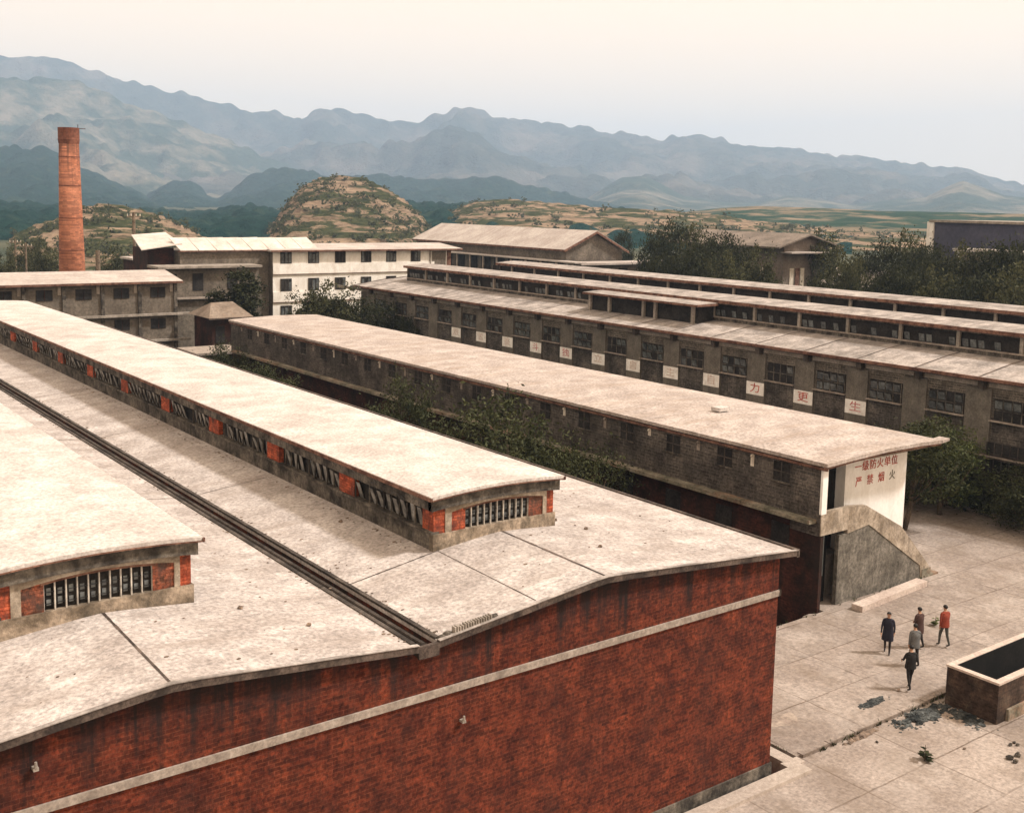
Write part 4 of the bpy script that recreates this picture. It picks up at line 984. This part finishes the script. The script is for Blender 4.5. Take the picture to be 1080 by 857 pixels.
# ------------------------------------------------------------------ people
def cloth(name, c): return mat(name, tuple(k_*.8 for k_ in c), c, 4, 20, .2, rough=.9)
skinm = mat('skin', (.36,.20,.13), (.42,.25,.17), 4, 10, .1, rough=.6)
hairm = mat('black_hair', (.01,.009,.008), (.02,.017,.015), 4, 20, .3, rough=.5)
shoem = mat('dark_shoes', (.015,.013,.012), (.03,.026,.022), 4, 20, .3, rough=.6)
def person(loc, face, label, jacket, trousers, hem=.86, stride=.22, arm=(.0, .0), hair_long=False, hgt=1.7, belly=0.0, phase=1):
    """one continuous skinned body in walking pose; hair and jacket are children"""
    H = hgt; s = H/1.72
    o = thing('person', loc, label, 'person')
    fwd = Vector((0, 1, 0))
    V = []; E_ = []; R_ = []
    def a(x, y_, z, r, link=None):
        V.append(Vector((x*s, y_*s, z*s))); R_.append(r if hasattr(r, '__len__') else (r, r)); 
        if link is not None: E_.append((link, len(V)-1))
        return len(V)-1
    pel = a(0, 0, .93, (.135, .105)); wai = a(0, .0, 1.08, (.125, .095), pel); che = a(0, .01, 1.27, (.155, .11), wai); shz = a(0, 0, 1.40, (.12, .085), che)
    nk = a(0, .01, 1.485, .052, shz); h0 = a(0, .03, 1.56, (.062, .072), nk); h1 = a(0, .025, 1.63, (.075, .09), h0); h2 = a(0, .015, 1.685, (.055, .07), h1)
    for sd_, ph in ((-1, 1*phase), (1, -1*phase)):
        hp = a(sd_*.095, 0, .88, .088, pel)
        st_ = stride*ph
        kn = a(sd_*.10, st_*.55+.03, .49, .058, hp); an = a(sd_*.10, st_-.02*(1 if st_ > 0 else 3), .09+(.05 if st_ < 0 else 0), .038, kn)
        a(sd_*.105, st_+.12, .035, .032, an)
        shd = a(sd_*.185, 0, 1.385, .058, shz); fl_ = arm[0 if sd_ < 0 else 1]
        el = a(sd_*.235, -st_*.35+.02+fl_*.05, 1.12, .043, shd)
        wr = a(sd_*(.24-.14*fl_), -st_*.75+.10+fl_*.20, .90+.22*fl_, .030, el)
        a(sd_*(.238-.17*fl_), -st_*.85+.13+fl_*.24, .835+.26*fl_, (.018, .038), wr)
    me = bpy.data.meshes.new('body'); me.from_pydata([tuple(v_) for v_ in V], E_, [])
    ob = bpy.data.objects.new('body_tmp', me); scene.collection.objects.link(ob)
    md = ob.modifiers.new('skin', 'SKIN'); md.use_smooth_shade = True
    for i, v_ in enumerate(me.skin_vertices[0].data):
        v_.radius = (R_[i][0]*s, R_[i][1]*s); v_.use_root = (i == 0)
    sb = ob.modifiers.new('sub', 'SUBSURF'); sb.levels = 2; sb.render_levels = 2
    dg = bpy.context.evaluated_depsgraph_get(); dg.update()
    bm_ = bpy.data.meshes.new_from_object(ob.evaluated_get(dg)); bpy.data.objects.remove(ob)
    bm_.materials.clear()
    for m_ in (jacket, trousers, skinm, shoem): bm_.materials.append(m_)
    hands = [V[i] for i in range(len(V)) if R_[i] == (.018, .038)]
    vs = [v_.co.copy() for v_ in bm_.vertices]; fs = [tuple(p.vertices) for p in bm_.polygons]; mi = []
    for p in bm_.polygons:
        c = p.center; z = c.z/s
        if z > 1.475: k_ = 2
        elif min((c-h_).length for h_ in hands) < .075*s: k_ = 2
        elif z < .075: k_ = 3
        elif z < hem and abs(c.x/s) < .2: k_ = 1
        else: k_ = 0
        mi.append(k_)
    b = MB(); b.v = [tuple(v_) for v_ in vs]; b.f = fs; b.m = mi
    # fingers, thumb, nose, ears
    for h_ in hands:
        sg = 1 if h_.x > 0 else -1
        for q, (dy, ln) in enumerate(((-.028,.055),(-.010,.068),(.010,.072),(.028,.062))):
            p0 = h_+Vector((0, dy, -.02))*s; b.tube([p0, p0+Vector((-sg*.004, .004, -ln*.55))*s, p0+Vector((-sg*.022, .006, -ln))*s], [.0095*s, .0085*s, .006*s], 6, 2)
        p0 = h_+Vector((-sg*.005, .035, .01))*s; b.tube([p0, p0+Vector((-sg*.012, .022, -.025))*s, p0+Vector((-sg*.018, .026, -.05))*s], [.011*s, .010*s, .007*s], 6, 2)
    b.tube([(0, .105*s, 1.635*s), (0, .128*s, 1.60*s), (0, .112*s, 1.59*s)], [.008*s, .014*s, .010*s], 6, 2)
    for sg in (-1, 1): b.blob((sg*.078*s, .02*s, 1.61*s), (.012*s, .022*s, .032*s), 1, 8, 6, 2, 0)
    for sg in (-1, 1): b.blob((sg*.028*s, .105*s, 1.628*s), (.012*s, .008*s, .007*s), 1, 8, 5, 3, 0)
    b.blob((0, .106*s, 1.565*s), (.022*s, .006*s, .005*s), 1, 8, 5, 0, 0)
    bo = b.build('body', [jacket, trousers, skinm, shoem], o, origin=(0,0,0), smooth=True)
    # hair
    hb = MB(); n, q = 14, 8; vs = []
    for i in range(q+1):
        for k_ in range(n):
            th = 2*math.pi*k_/n; back = (1-math.sin(th))/2
            mx_ = math.pi*(.40+(.32 if not hair_long else .5)*back); ph = mx_*i/q
            d = Vector((math.sin(ph)*math.cos(th), math.sin(ph)*math.sin(th), math.cos(ph)))
            vs.append((d.x*.088*s, (.018+d.y*.102)*s, (1.645+d.z*.088)*s))
    hb.add(vs, [(i*n+k_, (i+1)*n+k_, (i+1)*n+(k_+1) % n, i*n+(k_+1) % n) for i in range(q) for k_ in range(n)])
    hb.build('hair', hairm, o, origin=(0,0,0), smooth=True)
    # jacket body
    jb = MB(); n = 18; rows = []
    zs_ = np.linspace(1.42, hem-.06, 9)
    for i, z in enumerate(zs_):
        t_ = i/8; rx = np.interp(z, [.5, .8, .95, 1.1, 1.27, 1.38, 1.42], [.235, .22, .205, .188, .205, .18, .11]); ry = np.interp(z, [.5, .8, .95, 1.1, 1.27, 1.38, 1.42], [.19, .165, .15, .13, .145, .115, .08])
        for k_ in range(n):
            th = 2*math.pi*k_/n; fz = 1+.05*math.sin(th*5+i)*t_
            rows.append((math.cos(th)*rx*s*fz, (.005+math.sin(th)*ry*fz)*s, z*s))
    jb.add(rows, [(i*n+k_, (i+1)*n+k_, (i+1)*n+(k_+1) % n, i*n+(k_+1) % n) for i in range(8) for k_ in range(n)])
    jb.build('jacket', jacket, o, origin=(0,0,0), smooth=True)
    o.rotation_euler = (0, 0, face)
    return o
navy = cloth('navy_cloth', (.022,.022,.035)); black = cloth('black_cloth', (.02,.018,.018)); grey = cloth('grey_cloth', (.13,.13,.13))
orange = cloth('orange_red_cloth', (.24,.05,.03)); olive = cloth('grey_green_trousers', (.07,.07,.062)); brown = cloth('brown_cloth', (.07,.04,.035)); dk = cloth('dark_trousers', (.028,.024,.024))
away = math.radians(-30)
person((37.6, 24.75, .07), away+2.6, 'person in a long dark coat walking apart at the left of the group', navy, dk, hem=.62, stride=.16)
person((39.1, 24.35, .07), away+.3, 'person in dark brown clothes at the back of the close group', brown, black, hem=.72, stride=.14, arm=(.9,.2), hair_long=True)
person((37.35, 23.4, .07), away, 'person in a grey jacket in the middle of the group', grey, dk, hem=.84, stride=.15)
person((35.35, 22.25, .07), away, 'person in black with arms forward, nearest of the group', black, black, hem=.9, stride=.2, arm=(.6,.6), phase=-1)
person((40.1, 23.85, .07), away+.2, 'person in an orange red jacket and grey trousers at the right', orange, olive, hem=.90, stride=.16, hgt=1.74)

# ------------------------------------------------------------------ hills
def terrain(name, prof, D, wf, wb, m, base=-2.0, rough=.12, nsc=.004, spur=.25, spsc=.003, terr=0.0, dpx=5, rows=60, seed=0.0, x0=-420, x1=1500, pw=1.3, tops=.0, curve=None, scrub=None, jag=.10):
    xs = np.arange(x0, x1+dpx, dpx); px = [a for a, b in prof]; py = [b for a, b in prof]
    vs = []; nr = rows
    dist = D
    for x in xs:
        yt = float(np.interp(x, px, py)); d = ray_px(float(x), yt); hl = math.hypot(d.x, d.y)
        Dk = D if curve is None else float(np.interp(x, [c[0] for c in curve], [c[1] for c in curve]))
        ridge = CAM_H + d.z*Dk/hl; ux, uy = d.x/hl, d.y/hl
        for k_ in range(nr+1):
            t = -1+ (1+wb/wf)*k_/nr if False else None
            r = Dk-wf + (wf+wb)*k_/nr
            u = (r-Dk)/(wf if r < Dk else wb)            # -1 .. 0 .. 1
            fall = (1-abs(u))**pw if r < Dk else (1-abs(u))**1.2
            fall = fall*(1.0) if True else fall
            X, Y = ux*r, uy*r
            nz = mn.fractal(Vector((X*nsc+seed, Y*nsc, seed)), .9, 2.1, 6)
            sp = abs(mn.noise(Vector((X*spsc+seed*2, Y*spsc, 3.3+seed))))*2
            away_ = min(1, abs(u)*3.0)
            h = (ridge-base)*fall
            h = h*(1 - spur*sp*away_) + (ridge-base)*rough*nz*(jag+(1-jag)*away_)*min(1, fall*4)
            if tops: h += tops*mn.noise(Vector((X*.06*40/max(D/40, 8), Y*.06*40/max(D/40, 8), seed)))*min(1, fall*6)
            if terr:
                st_ = terr*(1+.25*mn.noise(Vector((X*.01, Y*.01, 5)))); q = h/st_; fq = q-math.floor(q)
                h = (math.floor(q)+min(1, max(0, (fq-.62)/.38)))*st_
            vs.append((X, Y, base+max(h, -3)))
    n = nr+1
    fs = [(i*n+k_, (i+1)*n+k_, (i+1)*n+k_+1, i*n+k_+1) for i in range(len(xs)-1) for k_ in range(nr)]
    b = MB(); b.v = vs; b.f = fs; b.m = [0]*len(fs)
    o = b.build(name, m, smooth=True); tag(o, kind='structure')
    if scrub:
        cnt, size, sm, lab = scrub; rs = random.Random(int(D)); sb = MB(); V_ = []; F_ = []; tries = 0; got = 0
        while got < cnt and tries < cnt*30:
            tries += 1; i = rs.randrange(len(xs)-1); k_ = rs.randrange(int(nr*wf/(wf+wb)*1.05)); p = Vector(vs[i*n+k_])
            if p.z < 0 or mn.noise(Vector((p.x*.03, p.y*.03, p.z*.12+seed)))+.25*rs.random() < .12: continue
            got += 1; sz = size*rs.uniform(.5, 1.5); p = p+Vector((rs.uniform(-1,1), rs.uniform(-1,1), sz*.35))
            for q in range(16):
                c_ = p+Vector((rs.gauss(0,.5), rs.gauss(0,.5), rs.gauss(0,.38)))*sz; a_ = Vector((rs.gauss(0,1), rs.gauss(0,1), rs.gauss(0,1))).normalized(); b_ = a_.orthogonal().normalized()
                l_ = sz*.42; o_ = len(V_); V_ += [tuple(c_-a_*l_), tuple(c_+b_*l_*.7), tuple(c_+a_*l_), tuple(c_-b_*l_*.7)]; F_.append((o_, o_+1, o_+2, o_+3))
        sb.v = V_; sb.f = F_; sb.m = [0]*len(F_); q_ = sb.build('hillside_scrub', sm); tag(q_, lab, kind='stuff')
    return o
h_far = hillmat('far_mountain', ((.09,.085,.07),(.15,.13,.115)), ((.025,.038,.035),(.05,.058,.05)), .0028, .008, .56, bump=60, bsc=.004, soft=.08)
h_mid = hillmat('mid_mountain', ((.10,.10,.075),(.20,.175,.14)), ((.022,.042,.032),(.042,.062,.045)), .0045, .016, .53, bump=32, bsc=.008, soft=.06)
h_forest = hillmat('forest_hill', ((.025,.050,.038),(.05,.075,.055)), ((.006,.026,.026),(.016,.045,.040)), .02, .06, .62, bump=10, bsc=.06, soft=.08)
h_terr = hillmat('terraced_hill', ((.14,.10,.07),(.32,.235,.165)), ((.022,.030,.014),(.068,.072,.034)), .035, .10, .50, stretch=7.0, bump=1.6, bsc=.16, soft=.03)
h_field = hillmat('field_slope', ((.13,.11,.07),(.22,.17,.12)), ((.012,.034,.022),(.032,.060,.036)), .014, .04, .53, stretch=2.0, bump=4, bsc=.05, soft=.04)

terrain('distant_mountains', [(-420,40),(-200,50),(0,57),(30,58),(60,62),(90,72),(130,83),(180,95),(230,106),(280,117),(318,126),(328,118),(345,113),(370,118),(400,127),(435,131),(455,124),(475,117),(490,114),(505,117),(520,123),(560,128),(600,133),(650,139),(700,146),(712,143),(725,142),(745,146),(790,153),(850,160),(900,166),(950,172),(1000,179),(1015,177),(1030,183),(1060,192),(1080,196),(1200,205),(1500,200)],
        6500, 3200, 1500, h_far, rough=.26, nsc=.0012, spur=.6, spsc=.0013, dpx=2.6, rows=100, seed=1.3, jag=.07, tops=34)
terrain('mountain_spur', [(-420,60),(0,80),(40,80),(70,81),(110,95),(150,113),(190,128),(230,143),(270,161),(300,173),(340,187),(400,205),(460,232),(600,250),(1500,260)],
        4700, 1700, 1200, h_mid, rough=.28, nsc=.002, spur=.55, spsc=.0022, dpx=3.5, rows=90, seed=4.1, x1=700, jag=.08, tops=22)
terrain('mountain_ridge', [(300,240),(380,215),(430,200),(520,205),(610,215),(640,196),(655,187),(680,185),(698,194),(720,206),(760,212),(800,214),(830,206),(860,210),(900,216),(940,210),(975,208),(1000,196),(1015,190),(1035,197),(1060,206),(1100,210),(1500,205)],
        4000, 1300, 900, h_mid, rough=.16, nsc=.003, spur=.30, spsc=.003, dpx=4, rows=60, seed=9.7, x0=200)
terrain('forested_hill', [(-420,120),(-100,150),(0,155),(20,156),(50,158),(62,165),(90,179),(120,192),(150,207),(180,225),(230,252),(280,275),(500,300)],
        2500, 1050, 700, h_forest, rough=.16, nsc=.0035, spur=.35, spsc=.0035, dpx=3, rows=110, seed=2.2, x1=420, tops=14)
terrain('forested_hills', [(90,270),(130,235),(150,214),(168,197),(185,190),(200,192),(218,205),(230,212),(240,204),(258,190),(280,179),(300,177),(330,181),(350,190),(375,186),(400,184),(425,186),(450,190),(480,190),(510,186),(535,190),(565,199),(600,206),(640,216),(700,228),(800,250)],
        2900, 1000, 700, h_forest, rough=.14, nsc=.004, spur=.35, spsc=.004, dpx=3, rows=110, tops=14, seed=6.4, x0=60, x1=860)
terrain('foothill', [(-420,215),(0,214),(100,221),(150,222),(190,226),(230,222),(260,219),(290,222),(330,225),(420,214),(470,216),(560,219),(700,226),(900,240)],
        1100, 620, 260, h_forest, rough=.16, nsc=.006, spur=.25, spsc=.008, dpx=3, rows=90, seed=12.1, x1=900, tops=7, pw=.55)
terrain('green_ridge', [(560,260),(640,238),(700,226),(760,219),(800,217),(870,219),(930,222),(1000,223),(1080,225),(1300,228),(1500,232)],
        1150, 420, 300, h_field, rough=.06, nsc=.006, spur=.15, spsc=.01, dpx=5, rows=44, seed=3.9, x0=520, pw=.9)
terrain('terraced_hill', [(-420,250),(-60,262),(0,262),(15,247),(35,237),(60,229),(85,218),(110,214),(140,218),(170,226),(195,238),(215,250),(260,262),(330,275)],
        480, 190, 120, h_terr, rough=.11, nsc=.014, spur=.26, spsc=.022, terr=1.5, dpx=2.5, rows=110, seed=5.5, x1=340, pw=.8, tops=.5, scrub=(260, 1.4, MT['leaf'], 'low green scrub on the terraced hill behind the chimney'))
terrain('terraced_hill', [(240,275),(275,250),(290,232),(302,213),(318,196),(335,187),(355,184),(385,187),(408,198),(428,211),(446,228),(460,246),(500,262),(560,275)],
        620, 200, 150, h_terr, rough=.11, nsc=.014, spur=.26, spsc=.022, terr=2.1, dpx=2, rows=110, seed=7.7, x0=230, x1=570, pw=.75, tops=.6, scrub=(260, 1.7, MT['leaf'], 'low scrub on the round terraced hill'))
terrain('terraced_ridge', [(420,275),(450,245),(465,230),(482,219),(500,212),(530,209),(560,211),(600,215),(640,218),(700,220),(760,226),(800,233),(900,242),(1000,247),(1100,250),(1500,255)],
        760, 260, 180, h_terr, rough=.06, nsc=.01, spur=.12, spsc=.015, terr=1.9, dpx=2.5, rows=90, seed=8.8, x0=400, pw=.8, tops=.7, scrub=(420, 2.0, MT['leaf'], 'low scrub on the long terraced ridge'))
# ------------------------------------------------------------------ haze
hz = MB(); hz.box(-5200, 9500, -120, 9500, -2.6, 900)
ho = hz.build('haze', [], None)
hm = bpy.data.materials.new('haze'); hm.use_nodes = True; t = hm.node_tree
t.nodes.remove(t.nodes['Principled BSDF']); v = t.nodes.new('ShaderNodeVolumePrincipled'); v.inputs['Density'].default_value = HAZE
v.inputs['Color'].default_value = HAZE_COL; v.inputs['Anisotropy'].default_value = 0.0
t.links.new(v.outputs[0], t.nodes['Material Output'].inputs['Volume']); ho.data.materials.append(hm)
tag(ho, kind='stuff')
